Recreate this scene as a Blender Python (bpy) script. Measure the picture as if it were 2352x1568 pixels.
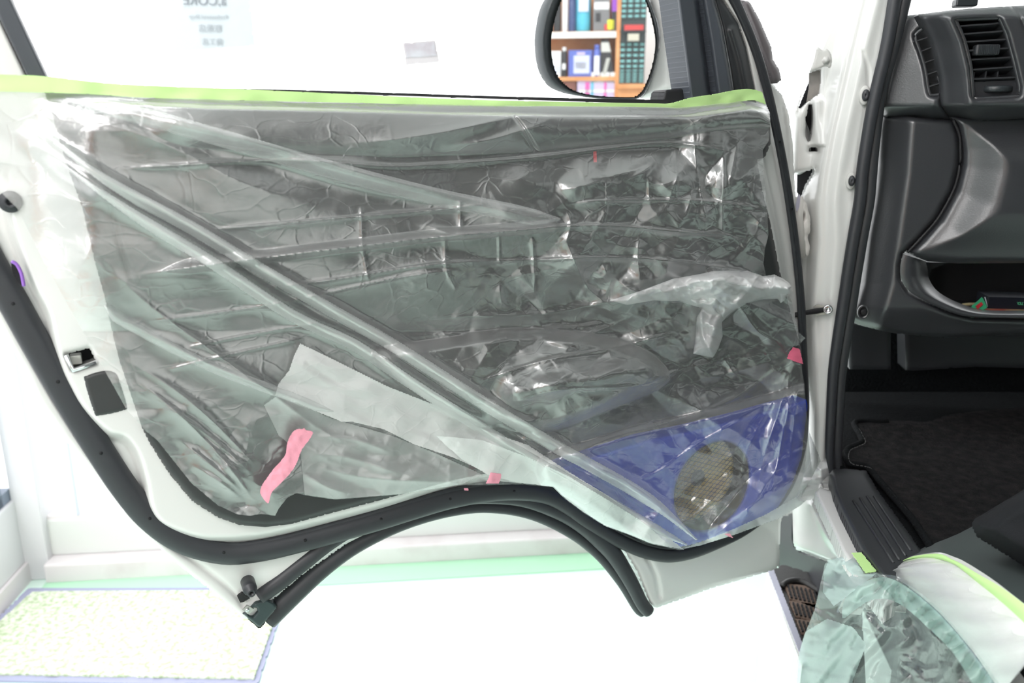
import bpy, math, random
import numpy as np
from mathutils import Vector, Matrix

for o in list(bpy.data.objects):
    bpy.data.objects.remove(o)
S = bpy.context.scene
COL = S.collection
random.seed(7)

# ------------------------------------------------------------------ camera
F = 1846.0
TH = math.radians(15.0)
CAM = np.array([0.0, 0.0, 1.30])
RIGHT = np.array([1.0, 0, 0])
UP = np.array([0, math.sin(TH), math.cos(TH)])
FWD = np.array([0, math.cos(TH), -math.sin(TH)])
cd = bpy.data.cameras.new('camera')
co = bpy.data.objects.new('camera', cd)
COL.objects.link(co)
co.location = CAM
co.rotation_euler = (math.pi / 2 - TH, 0, 0)
cd.sensor_width = 36
cd.lens = 36 * F / 2352
cd.clip_start = 0.02
cd.dof.use_dof = True
cd.dof.focus_distance = 1.06
cd.dof.aperture_fstop = 5.0
S.camera = co

# ------------------------------------------------------------------ world, lights, exposure
w = bpy.data.worlds.new('daylight')
S.world = w
w.use_nodes = True
w.node_tree.nodes['Background'].inputs[0].default_value = (0.97, 0.99, 1.0, 1)
w.node_tree.nodes['Background'].inputs[1].default_value = 2.6
S.view_settings.view_transform = 'Standard'
S.view_settings.look = 'None'
S.view_settings.exposure = 0.0
S.view_settings.gamma = 1.0
S.view_settings.use_curve_mapping = False
S.cycles.use_denoising = True
S.cycles.adaptive_threshold = .02
S.cycles.max_bounces = 8
S.cycles.transparent_max_bounces = 16
S.cycles.caustics_reflective = False
S.cycles.caustics_refractive = False
S.cycles.sample_clamp_indirect = 6


def area(name, loc, target, sx, sy, power, color=(1, 1, 1)):
    l = bpy.data.lights.new(name, 'AREA')
    l.shape = 'RECTANGLE'
    l.size, l.size_y = sx, sy
    l.energy = power
    l.color = color
    o = bpy.data.objects.new(name, l)
    COL.objects.link(o)
    o.location = loc
    o.rotation_euler = (Vector(target) - Vector(loc)).to_track_quat('-Z', 'Y').to_euler()
    return o


# ceiling luminaires of the workshop and an added, unseen area light behind to the left for dash and film sheen
area('ceiling_lamp', (-0.8, -0.7, 2.82), (-0.8, -0.6, 0), 1.4, 0.5, 34, (1.0, .96, .955))
area('ceiling_lamp', (-1.0, 0.9, 2.82), (-1.0, 0.9, 0), 0.5, 1.8, 22, (1.0, 1.0, 1.0))
area('ceiling_lamp', (-0.5, -2.3, 2.82), (-0.5, -2.2, 0), 1.6, 0.5, 24, (1.0, .96, .955))
area('back_left_fill', (-1.40, -0.55, 1.5), (0.5, 0.9, 1.1), 1.3, 1.9, 72, (1.0, .965, .955))


# ------------------------------------------------------------------ projection helpers
def ray(px, py):
    px = np.asarray(px, float)
    py = np.asarray(py, float)
    x = (px - 1176) / F
    y = -(py - 784) / F
    return x[..., None] * RIGHT + y[..., None] * UP + FWD


class Plane:
    """A real plane in the room; at(px, py, h) is the point of it (raised by h along its normal) on that line of sight."""

    def __init__(s, p, n):
        s.p = np.asarray(p, float)
        n = np.asarray(n, float)
        s.n = n / np.linalg.norm(n)

    def at(s, px, py, h=0.0):
        d = ray(px, py)
        h = np.asarray(h, float)
        q = s.p - CAM
        t = (q @ s.n + h) / (d @ s.n)
        return CAM + d * t[..., None]

    def off(s, h):
        return Plane(s.p + s.n * h, s.n)


def vplane(x0, y0, m):
    """Vertical plane Y = y0 + m (X - x0), facing the camera."""
    return Plane((x0, y0, 1.0), (m, -1, 0))


DOOR = vplane(0, 1.05, 0.5)
DU = np.array([1, .5, 0]) / math.hypot(1, .5)
VD = np.array([.148, .989, 0])           # forward of the van
VR = np.array([.989, -.148, 0])          # across the van
DASH = Plane((0.7, 1.275, 1), -VD)
JAMB = vplane(0.47, 1.31, -0.3)
SIDE = Plane((0.46, 1.28, 1), -VR)
ARCH = Plane((0.51, 0.875, 1), -VR)
FLOORV = Plane((0, 0, 0.74), (0, 0, 1))
STEP = Plane((0, 0, 0.42), (0, 0, 1))
GROUND = Plane((0, 0, 0), (0, 0, 1))

# ------------------------------------------------------------------ materials
MATS = {}


def nt(name):
    m = bpy.data.materials.new(name)
    m.use_nodes = True
    t = m.node_tree
    return m, t, t.nodes['Principled BSDF'], t.nodes['Material Output']


def add_bump(t, b, scale, strength, dist=0.002, detail=4, coord='Object', kind='noise'):
    tc = t.nodes.new('ShaderNodeTexCoord')
    if kind == 'noise':
        n = t.nodes.new('ShaderNodeTexNoise')
        n.inputs['Detail'].default_value = detail
        out = n.outputs['Fac']
    else:
        n = t.nodes.new('ShaderNodeTexVoronoi')
        out = n.outputs['Distance']
    n.inputs['Scale'].default_value = scale
    t.links.new(tc.outputs[coord], n.inputs['Vector'])
    bp = t.nodes.new('ShaderNodeBump')
    bp.inputs['Strength'].default_value = strength
    bp.inputs['Distance'].default_value = dist
    t.links.new(out, bp.inputs['Height'])
    t.links.new(bp.outputs['Normal'], b.inputs['Normal'])
    return n


def mat(name, color, rough=.5, metal=0, spec=.5, bump=None, coat=0, emit=0, vary=None, kind='noise', trans=0):
    m, t, b, o = nt(name)
    b.inputs['Base Color'].default_value = (*color, 1)
    b.inputs['Roughness'].default_value = rough
    b.inputs['Metallic'].default_value = metal
    b.inputs['Specular IOR Level'].default_value = spec
    b.inputs['Coat Weight'].default_value = coat
    b.inputs['Coat Roughness'].default_value = .08
    if emit:
        b.inputs['Emission Color'].default_value = (*color, 1)
        b.inputs['Emission Strength'].default_value = emit
    if bump:
        add_bump(t, b, bump[0], bump[1], bump[2] if len(bump) > 2 else .002, kind=kind)
    if vary:   # second colour mixed in by noise: (color2, scale, low, high)
        tc = t.nodes.new('ShaderNodeTexCoord')
        n = t.nodes.new('ShaderNodeTexNoise')
        n.inputs['Scale'].default_value = vary[1]
        n.inputs['Detail'].default_value = 6
        r = t.nodes.new('ShaderNodeValToRGB')
        r.color_ramp.elements[0].position = vary[2]
        r.color_ramp.elements[1].position = vary[3]
        r.color_ramp.elements[0].color = (*color, 1)
        r.color_ramp.elements[1].color = (*vary[0], 1)
        t.links.new(tc.outputs['Object'], n.inputs['Vector'])
        t.links.new(n.outputs['Fac'], r.inputs['Fac'])
        t.links.new(r.outputs['Color'], b.inputs['Base Color'])
    MATS[name] = m
    return m


def film_mat(name, tint, haze, gloss, rough, haze_edge=.9, gloss_edge=.6):
    """Thin polythene: see-through, a little milky, with a sheen; milkier where seen edge-on."""
    m = bpy.data.materials.new(name)
    m.use_nodes = True
    t = m.node_tree
    t.nodes.clear()
    N = t.nodes.new
    L = t.links.new
    out = N('ShaderNodeOutputMaterial')
    tr = N('ShaderNodeBsdfTransparent')
    tr.inputs[0].default_value = (.97, .98, .98, 1)
    df = N('ShaderNodeBsdfDiffuse')
    df.inputs[0].default_value = (*tint, 1)
    tl = N('ShaderNodeBsdfTranslucent')
    tl.inputs[0].default_value = (*tint, 1)
    gl = N('ShaderNodeBsdfGlossy')
    gl.inputs[0].default_value = (1, 1, 1, 1)
    gl.inputs['Roughness'].default_value = rough
    tc = N('ShaderNodeTexCoord')
    n1 = N('ShaderNodeTexNoise')
    n1.inputs['Scale'].default_value = 55
    n1.inputs['Detail'].default_value = 5
    n1.inputs['Distortion'].default_value = 1.2
    L(tc.outputs['Object'], n1.inputs['Vector'])
    bp = N('ShaderNodeBump')
    bp.inputs['Strength'].default_value = .13
    bp.inputs['Distance'].default_value = .004
    # fine crease network: thin ridges along the borders of warped cells
    mpn = N('ShaderNodeMapping')
    mpn.inputs['Scale'].default_value = (1, 1, 1.9)
    mpn.inputs['Rotation'].default_value = (0, .35, 0)
    n2 = N('ShaderNodeTexNoise')
    n2.inputs['Scale'].default_value = 9
    n2.inputs['Detail'].default_value = 3
    L(tc.outputs['Object'], n2.inputs['Vector'])
    mixv = N('ShaderNodeMixRGB')
    mixv.inputs[0].default_value = .10
    L(tc.outputs['Object'], mixv.inputs[1])
    L(n2.outputs['Color'], mixv.inputs[2])
    L(mixv.outputs[0], mpn.inputs['Vector'])
    vo = N('ShaderNodeTexVoronoi')
    vo.feature = 'DISTANCE_TO_EDGE'
    vo.inputs['Scale'].default_value = 24
    L(mpn.outputs[0], vo.inputs['Vector'])
    cr_ = N('ShaderNodeMapRange')
    cr_.inputs['From Max'].default_value = .05
    cr_.inputs['To Min'].default_value = .5
    cr_.inputs['To Max'].default_value = 0
    L(vo.outputs['Distance'], cr_.inputs['Value'])
    sm = N('ShaderNodeMath')
    sm.operation = 'ADD'
    L(n1.outputs['Fac'], sm.inputs[0])
    L(cr_.outputs[0], sm.inputs[1])
    L(sm.outputs[0], bp.inputs['Height'])
    for b in (df, tl, gl):
        L(bp.outputs['Normal'], b.inputs['Normal'])
    m1 = N('ShaderNodeMixShader')
    m1.inputs[0].default_value = .35
    L(df.outputs[0], m1.inputs[1])
    L(tl.outputs[0], m1.inputs[2])
    lw = N('ShaderNodeLayerWeight')
    lw.inputs['Blend'].default_value = .5
    pw = N('ShaderNodeMath')
    pw.operation = 'POWER'
    pw.inputs[1].default_value = 3.0
    L(lw.outputs['Facing'], pw.inputs[0])
    mr = N('ShaderNodeMapRange')
    mr.inputs['To Min'].default_value = haze
    mr.inputs['To Max'].default_value = haze_edge
    L(pw.outputs[0], mr.inputs['Value'])
    m2 = N('ShaderNodeMixShader')
    L(mr.outputs[0], m2.inputs[0])
    L(tr.outputs[0], m2.inputs[1])
    L(m1.outputs[0], m2.inputs[2])
    fr = N('ShaderNodeMapRange')
    fr.inputs['To Min'].default_value = gloss
    fr.inputs['To Max'].default_value = gloss_edge
    L(pw.outputs[0], fr.inputs['Value'])
    m3 = N('ShaderNodeMixShader')
    L(fr.outputs[0], m3.inputs[0])
    L(m2.outputs[0], m3.inputs[1])
    L(gl.outputs[0], m3.inputs[2])
    L(m3.outputs[0], out.inputs[0])
    MATS[name] = m
    return m


def pane_mat(name, gloss=.04, tint=(1, 1, 1)):
    m = bpy.data.materials.new(name)
    m.use_nodes = True
    t = m.node_tree
    t.nodes.clear()
    out = t.nodes.new('ShaderNodeOutputMaterial')
    tr = t.nodes.new('ShaderNodeBsdfTransparent')
    tr.inputs[0].default_value = (*tint, 1)
    gl = t.nodes.new('ShaderNodeBsdfGlossy')
    gl.inputs['Roughness'].default_value = .02
    mx = t.nodes.new('ShaderNodeMixShader')
    mx.inputs[0].default_value = gloss
    t.links.new(tr.outputs[0], mx.inputs[1])
    t.links.new(gl.outputs[0], mx.inputs[2])
    t.links.new(mx.outputs[0], out.inputs[0])
    MATS[name] = m
    return m


WHITE = mat('white_paint', (.77, .775, .76), .22, spec=.5, coat=.3)
RUBBER = mat('black_rubber', (.034, .036, .042), .45, bump=(500, .15, .0003))
PLASTIC = mat('charcoal_plastic', (.030, .032, .036), .46, bump=(900, .3, .0002))
DASHPL = mat('grained_dash_plastic', (.046, .048, .053), .29, spec=1.0, bump=(420, .35, .0005))
TRIM = mat('door_trim_vinyl', (.034, .036, .037), .5, bump=(800, .25, .0002))
SASH = mat('slate_sash_paint', (.055, .062, .075), .38, bump=(900, .1, .0002))
BLUE = mat('blue_vinyl', (.010, .050, .56), .45, bump=(600, .2, .0003))
CONE = mat('woven_yellow_cone', (.62, .43, .13), .45, bump=(300, .2))
BLACK = mat('matt_black', (.012, .012, .014), .6)
DARKHOLE = mat('dark_cavity', (.006, .006, .008), .8)
CARPET = mat('black_carpet', (.012, .012, .013), .95, spec=.1, bump=(260, 1.0, .006), vary=((.024, .022, .022), 60, .4, .7))
CARPET2 = mat('black_underlay', (.007, .008, .009), .95, spec=.1, bump=(200, .8, .004))
SEATF = mat('black_seat_cloth', (.014, .015, .017), .9, spec=.15, bump=(700, .5, .001))
GTAPE = mat('green_masking_tape', (.60, .90, .36), .6, bump=(400, .1))
PTAPE = mat('pink_masking_tape', (.88, .36, .46), .6, bump=(300, .15))
PTAPE2 = mat('deep_pink_tape', (.80, .16, .27), .6, bump=(300, .15))
REDTAG = mat('red_tag', (.85, .03, .05), .5)
CHROME = mat('bright_metal', (.75, .76, .78), .18, metal=1)
STEEL = mat('dull_steel', (.55, .55, .52), .4, metal=.8, bump=(200, .2))
CAST = mat('painted_hinge', (.74, .71, .68), .35, bump=(90, .3))
GREYP = mat('grey_bracket_paint', (.62, .62, .60), .4, bump=(60, .2))
PURPLE = mat('purple_striker_rim', (.34, .16, .62), .25, metal=.3)
BROWNF = mat('brown_step_grip', (.16, .11, .085), .8, bump=(120, .5))
STEPBLK = mat('black_step_plastic', (.020, .019, .019), .5, bump=(160, .3))
LILAC = mat('lilac_step_edge', (.42, .42, .52), .45, bump=(500, .4))
TYRE = mat('tyre_rubber', (.030, .028, .034), .6, bump=(150, .3))
MIRRORM = mat('mirror_silver', (.97, .97, .97), .0, metal=1)
MHOUSE = mat('mirror_housing_plastic', (.030, .036, .040), .34, bump=(900, .2, .0002), vary=((.06, .065, .07), 240, .62, .75))
FLOORM = mat('green_workshop_floor', (.69, .87, .78), .35, bump=(30, .05))
WALLW = mat('white_wall_paint', (.85, .86, .86), .6, bump=(60, .05))
ALU = mat('white_aluminium_frame', (.66, .66, .68), .35, bump=(200, .03))
SILLM = mat('worn_white_sill', (.72, .68, .69), .5, vary=((.62, .56, .57), 9, .5, .8))
mat('pale_gasket', (.55, .60, .68), .5)
GASK = mat('blue_grey_gasket', (.20, .24, .31), .5)
MATB = mat('lilac_mat_border', (.36, .37, .52), .7)
PAPER = mat('printed_paper', (.47, .51, .54), .7)
PAPER2 = mat('faded_photo_print', (.56, .53, .55), .7)
INK = mat('grey_ink', (.22, .24, .27), .7)
WOOD = mat('orange_shelf_wood', (.66, .27, .09), .5, vary=((.80, .42, .20), 7, .35, .7), bump=(40, .1))
FILM = film_mat('clear_masking_film', (.94, .93, .93), .12, .23, .27, .8, .5)
FILMF = film_mat('folded_masking_film', (.93, .95, .94), .42, .20, .28)
FILMW = film_mat('doubled_masking_film', (.92, .97, .95), .82, .05, .25)
FILMA = film_mat('mint_masking_film', (.82, .94, .93), .08, .16, .22, .2, .3)
FILMWH = film_mat('film_on_white_fender', (.95, .95, .95), .30, .04, .28)
PANE = pane_mat('clear_glass', .02)
PANE2 = pane_mat('shop_glass', .03)

# doormat: short looped pile, mint with olive flecks
m, t, b, o = nt('flecked_green_pile')
tc = t.nodes.new('ShaderNodeTexCoord')
n = t.nodes.new('ShaderNodeTexNoise')
n.inputs['Scale'].default_value = 75
n.inputs['Detail'].default_value = 5
r = t.nodes.new('ShaderNodeValToRGB')
r.color_ramp.elements[0].position = .36
r.color_ramp.elements[0].color = (.42, .52, .32, 1)
r.color_ramp.elements[1].position = .60
r.color_ramp.elements[1].color = (.74, .79, .66, 1)
t.links.new(tc.outputs['Object'], n.inputs['Vector'])
t.links.new(n.outputs['Fac'], r.inputs['Fac'])
t.links.new(r.outputs['Color'], b.inputs['Base Color'])
b.inputs['Roughness'].default_value = .95
bp = t.nodes.new('ShaderNodeBump')
bp.inputs['Strength'].default_value = .6
bp.inputs['Distance'].default_value = .006
t.links.new(n.outputs['Fac'], bp.inputs['Height'])
t.links.new(bp.outputs['Normal'], b.inputs['Normal'])
PILE = m

# ------------------------------------------------------------------ object helpers
ORG = {}


def tag(o, label=None, cat=None, group=None, kind=None):
    if label:
        o['label'] = label
    if cat:
        o['category'] = cat
    if group:
        o['group'] = group
    if kind:
        o['kind'] = kind
    return o


def mk(name, V, faces, m, parent=None, smooth=True, origin=None):
    """Link ONE mesh object; V are world positions, the origin goes to the base of the thing."""
    V = np.asarray(V, float).reshape(-1, 3)
    if origin is None:
        if parent is None:
            origin = np.array([V[:, 0].mean(), V[:, 1].mean(), V[:, 2].min()])
        else:
            origin = V.mean(0)
    me = bpy.data.meshes.new(name)
    fl = [tuple(int(i) for i in f) for f in faces] if not isinstance(faces, np.ndarray) else None
    L = V - origin
    if fl is None:
        q = faces
        me.vertices.add(len(L))
        me.vertices.foreach_set('co', L.ravel().astype(np.float32))
        me.loops.add(q.size)
        me.loops.foreach_set('vertex_index', q.ravel().astype(np.int32))
        me.polygons.add(len(q))
        me.polygons.foreach_set('loop_start', (np.arange(len(q)) * q.shape[1]).astype(np.int32))
        me.update(calc_edges=True)
        me.validate()
    else:
        me.from_pydata([tuple(v) for v in L], [], fl)
    me.polygons.foreach_set('use_smooth', [bool(smooth)] * len(me.polygons))
    me.materials.append(m)
    o = bpy.data.objects.new(name, me)
    COL.objects.link(o)
    if parent is not None:
        o.parent = parent
        o.location = origin - ORG[parent.name]
    else:
        o.location = origin
    ORG[o.name] = np.array(origin, float)
    return o


def thing(name, label, cat, loc, group=None):
    o = bpy.data.objects.new(name, None)
    COL.objects.link(o)
    o.location = loc
    o.empty_display_size = .05
    ORG[o.name] = np.array(loc, float)
    return tag(o, label, cat, group)


def cr(pts, n=8, closed=False):
    """Catmull-Rom through the points (any dimension)."""
    P = np.asarray(pts, float)
    if closed:
        P = np.vstack([P[-1], P, P[0], P[1]])
    else:
        P = np.vstack([2 * P[0] - P[1], P, 2 * P[-1] - P[-2]])
    out = []
    for i in range(1, len(P) - 2):
        p0, p1, p2, p3 = P[i - 1], P[i], P[i + 1], P[i + 2]
        for k in range(n):
            t = k / n
            out.append(.5 * ((2 * p1) + (-p0 + p2) * t + (2 * p0 - 5 * p1 + 4 * p2 - p3) * t * t + (-p0 + 3 * p1 - 3 * p2 + p3) * t ** 3))
    if not closed:
        out.append(P[-2])
    return np.array(out)


def poly_dist(px, py, poly, closed=True):
    """distance to a polyline, nearest point, inside flag (even-odd), and side sign (+ below/right of a left-to-right line)."""
    P = np.asarray(poly, float)
    A = P
    B = np.roll(P, -1, 0) if closed else P[1:]
    if not closed:
        A = P[:-1]
    best = np.full(px.shape, 1e18)
    nx = np.zeros(px.shape)
    ny = np.zeros(px.shape)
    sg = np.zeros(px.shape)
    inside = np.zeros(px.shape, bool)
    for a, b in zip(A, B):
        d = b - a
        l2 = max(d @ d, 1e-12)
        t = np.clip(((px - a[0]) * d[0] + (py - a[1]) * d[1]) / l2, 0, 1)
        qx = a[0] + t * d[0]
        qy = a[1] + t * d[1]
        dd = (px - qx) ** 2 + (py - qy) ** 2
        k = dd < best
        best = np.where(k, dd, best)
        nx = np.where(k, qx, nx)
        ny = np.where(k, qy, ny)
        if closed:
            c = (a[1] > py) != (b[1] > py)
            with np.errstate(divide='ignore', invalid='ignore'):
                xi = a[0] + (py - a[1]) * d[0] / (d[1] if d[1] else 1e-12)
            inside ^= c & (px < xi)
        else:
            sg = np.where(k, np.sign(d[0] * (py - a[1]) - d[1] * (px - a[0])), sg)
    return np.sqrt(best), nx, ny, inside, sg


def sstep(a, b, x):
    t = np.clip((x - a) / (b - a), 0, 1)
    return t * t * (3 - 2 * t)


def patch(name, poly, plane, m, parent=None, H=0.0, step=6, skirt=.01, round_=0.0, rpx=0, holes=(), smooth=True, clip=None, origin=None, back=False):
    """A moulded sheet: the outline on a real plane, relief H (m, may be a function of position and distance from the edge),
    rounded rim (round_ metres over rpx pixels) and a turned-back edge of depth skirt."""
    poly = np.asarray(poly, float)
    holes = [np.asarray(h, float) for h in holes]
    x0, y0 = poly.min(0) - step
    x1, y1 = poly.max(0) + step
    nx_ = int(math.ceil((x1 - x0) / step)) + 1
    ny_ = int(math.ceil((y1 - y0) / step)) + 1
    gx, gy = np.meshgrid(x0 + np.arange(nx_) * step, y0 + np.arange(ny_) * step)
    d, qx, qy, ins, _ = poly_dist(gx, gy, poly)
    sd = np.where(ins, d, -d)
    for h in holes:
        d2, hx, hy, hin, _ = poly_dist(gx, gy, h)
        s2 = np.where(hin, -d2, d2)
        k = s2 < sd
        qx = np.where(k, hx, qx)
        qy = np.where(k, hy, qy)
        sd = np.minimum(sd, s2)
    use = sd > -.72 * step
    snap = use & (sd < .22 * step)
    gx = np.where(snap, qx, gx)
    gy = np.where(snap, qy, gy)
    sd = np.where(snap, 0, np.maximum(sd, 0))
    q = use[:-1, :-1] & use[1:, :-1] & use[:-1, 1:] & use[1:, 1:]
    # a quad whose corners all sit on the rim and whose middle lies outside is dropped
    idx = np.arange(nx_ * ny_).reshape(ny_, nx_)
    Q = np.stack([idx[:-1, :-1], idx[1:, :-1], idx[1:, 1:], idx[:-1, 1:]], -1)[q]
    h = H(gx, gy, sd) if callable(H) else np.full(gx.shape, float(H))
    if rpx:
        u = 1 - np.clip(sd / rpx, 0, 1)
        h = h - round_ * u ** 2.3
    used = np.unique(Q)
    remap = np.full(nx_ * ny_, -1)
    remap[used] = np.arange(len(used))
    X, Y, HH = gx.ravel()[used], gy.ravel()[used], h.ravel()[used]
    V = plane.at(X, Y, HH)
    Q = remap[Q]
    # boundary edges
    e = np.concatenate([Q[:, [0, 1]], Q[:, [1, 2]], Q[:, [2, 3]], Q[:, [3, 0]]])
    key = np.sort(e, 1)
    _, inv, cnt = np.unique(key[:, 0] * (len(V) + 1) + key[:, 1], return_inverse=True, return_counts=True)
    be = e[cnt[inv] == 1]
    faces = Q
    if skirt:
        bv = np.unique(be)
        r1 = np.full(len(V), -1)
        r1[bv] = np.arange(len(bv))
        n0 = len(V)
        Vb = V[bv] - plane.n * skirt
        V = np.vstack([V, V[bv], Vb])
        a, b_ = r1[be[:, 0]], r1[be[:, 1]]
        sk = np.stack([n0 + b_, n0 + a, n0 + len(bv) + a, n0 + len(bv) + b_], -1)
        faces = np.vstack([Q, sk])
        if back:
            Vk = plane.at(X, Y, HH) - plane.n * skirt
            k0 = len(V)
            V = np.vstack([V, Vk])
            faces = np.vstack([faces, Q[:, ::-1] + k0])
    return mk(name, V, faces, m, parent, smooth, origin)


def tube_mesh(P, r, nseg=10, flat=1.0, upv=None, closed=False, caps=True):
    """Vertices and faces of a tube along 3-D points; r number or list; flat squashes it along upv."""
    P = np.asarray(P, float)
    n = len(P)
    R = np.broadcast_to(np.asarray(r, float), (n,))
    V = []
    T = np.gradient(P, axis=0)
    if closed:
        T = np.roll(P, -1, 0) - np.roll(P, 1, 0)
    T /= np.maximum(np.linalg.norm(T, axis=1), 1e-9)[:, None]
    u = np.asarray(upv if upv is not None else (0, 0, 1), float)
    for i in range(n):
        a = np.cross(T[i], u)
        if np.linalg.norm(a) < 1e-4:
            a = np.cross(T[i], (1, 0, 0))
        a /= np.linalg.norm(a)
        b = np.cross(a, T[i])
        for k in range(nseg):
            an = 2 * math.pi * k / nseg
            V.append(P[i] + R[i] * (math.cos(an) * a + flat * math.sin(an) * b))
    Fs = []
    for i in range(n if closed else n - 1):
        j = (i + 1) % n
        for k in range(nseg):
            k2 = (k + 1) % nseg
            Fs.append((i * nseg + k, i * nseg + k2, j * nseg + k2, j * nseg + k))
    if caps and not closed:
        Fs.append(tuple(range(nseg))[::-1])
        Fs.append(tuple((n - 1) * nseg + k for k in range(nseg)))
    return V, Fs


def tube(name, P, r, m, parent=None, **k):
    V, Fs = tube_mesh(P, r, **k)
    return mk(name, V, Fs, m, parent)


def disc_prof(name, c, n, prof, m, parent=None, seg=28, up=(0, 0, 1), sx=1.0, sy=1.0, caps=True):
    """Lathe about axis n at c; prof list of (radius, height along n)."""
    n = np.asarray(n, float)
    n = n / np.linalg.norm(n)
    a = np.cross(up, n)
    a /= np.linalg.norm(a)
    b = np.cross(n, a)
    V = []
    for r_, h_ in prof:
        for k in range(seg):
            an = 2 * math.pi * k / seg
            V.append(np.asarray(c) + n * h_ + r_ * (sx * math.cos(an) * a + sy * math.sin(an) * b))
    Fs = []
    for i in range(len(prof) - 1):
        for k in range(seg):
            k2 = (k + 1) % seg
            Fs.append((i * seg + k, i * seg + k2, (i + 1) * seg + k2, (i + 1) * seg + k))
    if caps and prof[0][0] > 1e-6:
        Fs.append(tuple(range(seg))[::-1])
    if caps and prof[-1][0] > 1e-6:
        Fs.append(tuple((len(prof) - 1) * seg + k for k in range(seg)))
    return mk(name, V, Fs, m, parent)


def boxmesh(o, ax, ay, az):
    o, ax, ay, az = (np.asarray(x, float) for x in (o, ax, ay, az))
    V = [o + i * ax + j * ay + k * az for k in (0, 1) for j in (0, 1) for i in (0, 1)]
    Fs = [(0, 2, 3, 1), (4, 5, 7, 6), (0, 1, 5, 4), (2, 6, 7, 3), (0, 4, 6, 2), (1, 3, 7, 5)]
    return V, Fs


def box(name, o, ax, ay, az, m, parent=None, bevel=0.0):
    V, Fs = boxmesh(o, ax, ay, az)
    ob = mk(name, V, Fs, m, parent, smooth=False)
    if bevel:
        md = ob.modifiers.new('bevel', 'BEVEL')
        md.width = bevel
        md.segments = 2
    return ob


def loft(name, rows, m, parent=None, smooth=True, thick=0.0):
    """Surface through rows of world points (each row the same count)."""
    R = np.asarray(rows, float)
    a, b_, _ = R.shape
    idx = np.arange(a * b_).reshape(a, b_)
    Q = np.stack([idx[:-1, :-1], idx[1:, :-1], idx[1:, 1:], idx[:-1, 1:]], -1).reshape(-1, 4)
    ob = mk(name, R.reshape(-1, 3), Q, m, parent, smooth)
    if thick:
        md = ob.modifiers.new('sheet', 'SOLIDIFY')
        md.thickness = thick
    return ob


def joinm(parts):
    V, Fs = [], []
    for v, f in parts:
        k = len(V)
        V += [np.asarray(x) for x in v]
        Fs += [tuple(i + k for i in g) for g in f]
    return V, Fs


def text(name, body, origin, ux, uy, size, m, parent, extrude=.0004):
    """Flat lettering: ux is the reading direction, uy up, both unit world vectors."""
    c = bpy.data.curves.new(name, 'FONT')
    c.body = body
    c.size = size
    c.extrude = extrude
    tmp = bpy.data.objects.new('tmp', c)
    COL.objects.link(tmp)
    dg = bpy.context.evaluated_depsgraph_get()
    me = bpy.data.meshes.new_from_object(tmp.evaluated_get(dg))
    V = np.array([v.co[:] for v in me.vertices])
    Fs = [tuple(p.vertices) for p in me.polygons]
    bpy.data.objects.remove(tmp)
    ux = np.asarray(ux, float)
    uy = np.asarray(uy, float)
    un = np.cross(ux, uy)
    W = np.asarray(origin) + V[:, :1] * ux + V[:, 1:2] * uy + V[:, 2:3] * un
    return mk(name, W, Fs, m, parent, smooth=False)


# ---- noise on pixel fields
RNG = np.random.RandomState(11)
TAB = RNG.rand(64, 256, 256)


def facet(x, y, seed):
    """Creased, flat-sided noise (linear over a triangle lattice), 0..1."""
    T_ = TAB[seed % 64]
    i = np.floor(x).astype(int)
    j = np.floor(y).astype(int)
    fx, fy = x - i, y - j
    i, j = i & 255, j & 255
    i2, j2 = (i + 1) & 255, (j + 1) & 255
    h00, h10, h01, h11 = T_[i, j], T_[i2, j], T_[i, j2], T_[i2, j2]
    lo = h00 + fx * (h10 - h00) + fy * (h01 - h00)
    hi = h11 + (1 - fx) * (h01 - h11) + (1 - fy) * (h10 - h11)
    return np.where(fx + fy < 1, lo, hi)


def vnoise(x, y, seed):
    T_ = TAB[seed % 64]
    i = np.floor(x).astype(int)
    j = np.floor(y).astype(int)
    fx, fy = x - i, y - j
    fx = fx * fx * (3 - 2 * fx)
    fy = fy * fy * (3 - 2 * fy)
    i, j = i & 255, j & 255
    i2, j2 = (i + 1) & 255, (j + 1) & 255
    return (T_[i, j] * (1 - fx) + T_[i2, j] * fx) * (1 - fy) + (T_[i, j2] * (1 - fx) + T_[i2, j2] * fx) * fy


def crumple(x, y, s, seed, ang=0.0, stretch=1.0):
    """facet noise at size s px, warped, stretched along ang."""
    c, sn = math.cos(ang), math.sin(ang)
    u = (x * c + y * sn) / (s * stretch)
    v = (-x * sn + y * c) / s
    wu = u + .9 * (vnoise(u * .7, v * .7, seed + 1) - .5)
    wv = v + .9 * (vnoise(u * .7 + 9, v * .7, seed + 2) - .5)
    return facet(wu + 31, wv + 57, seed) - .5


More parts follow.
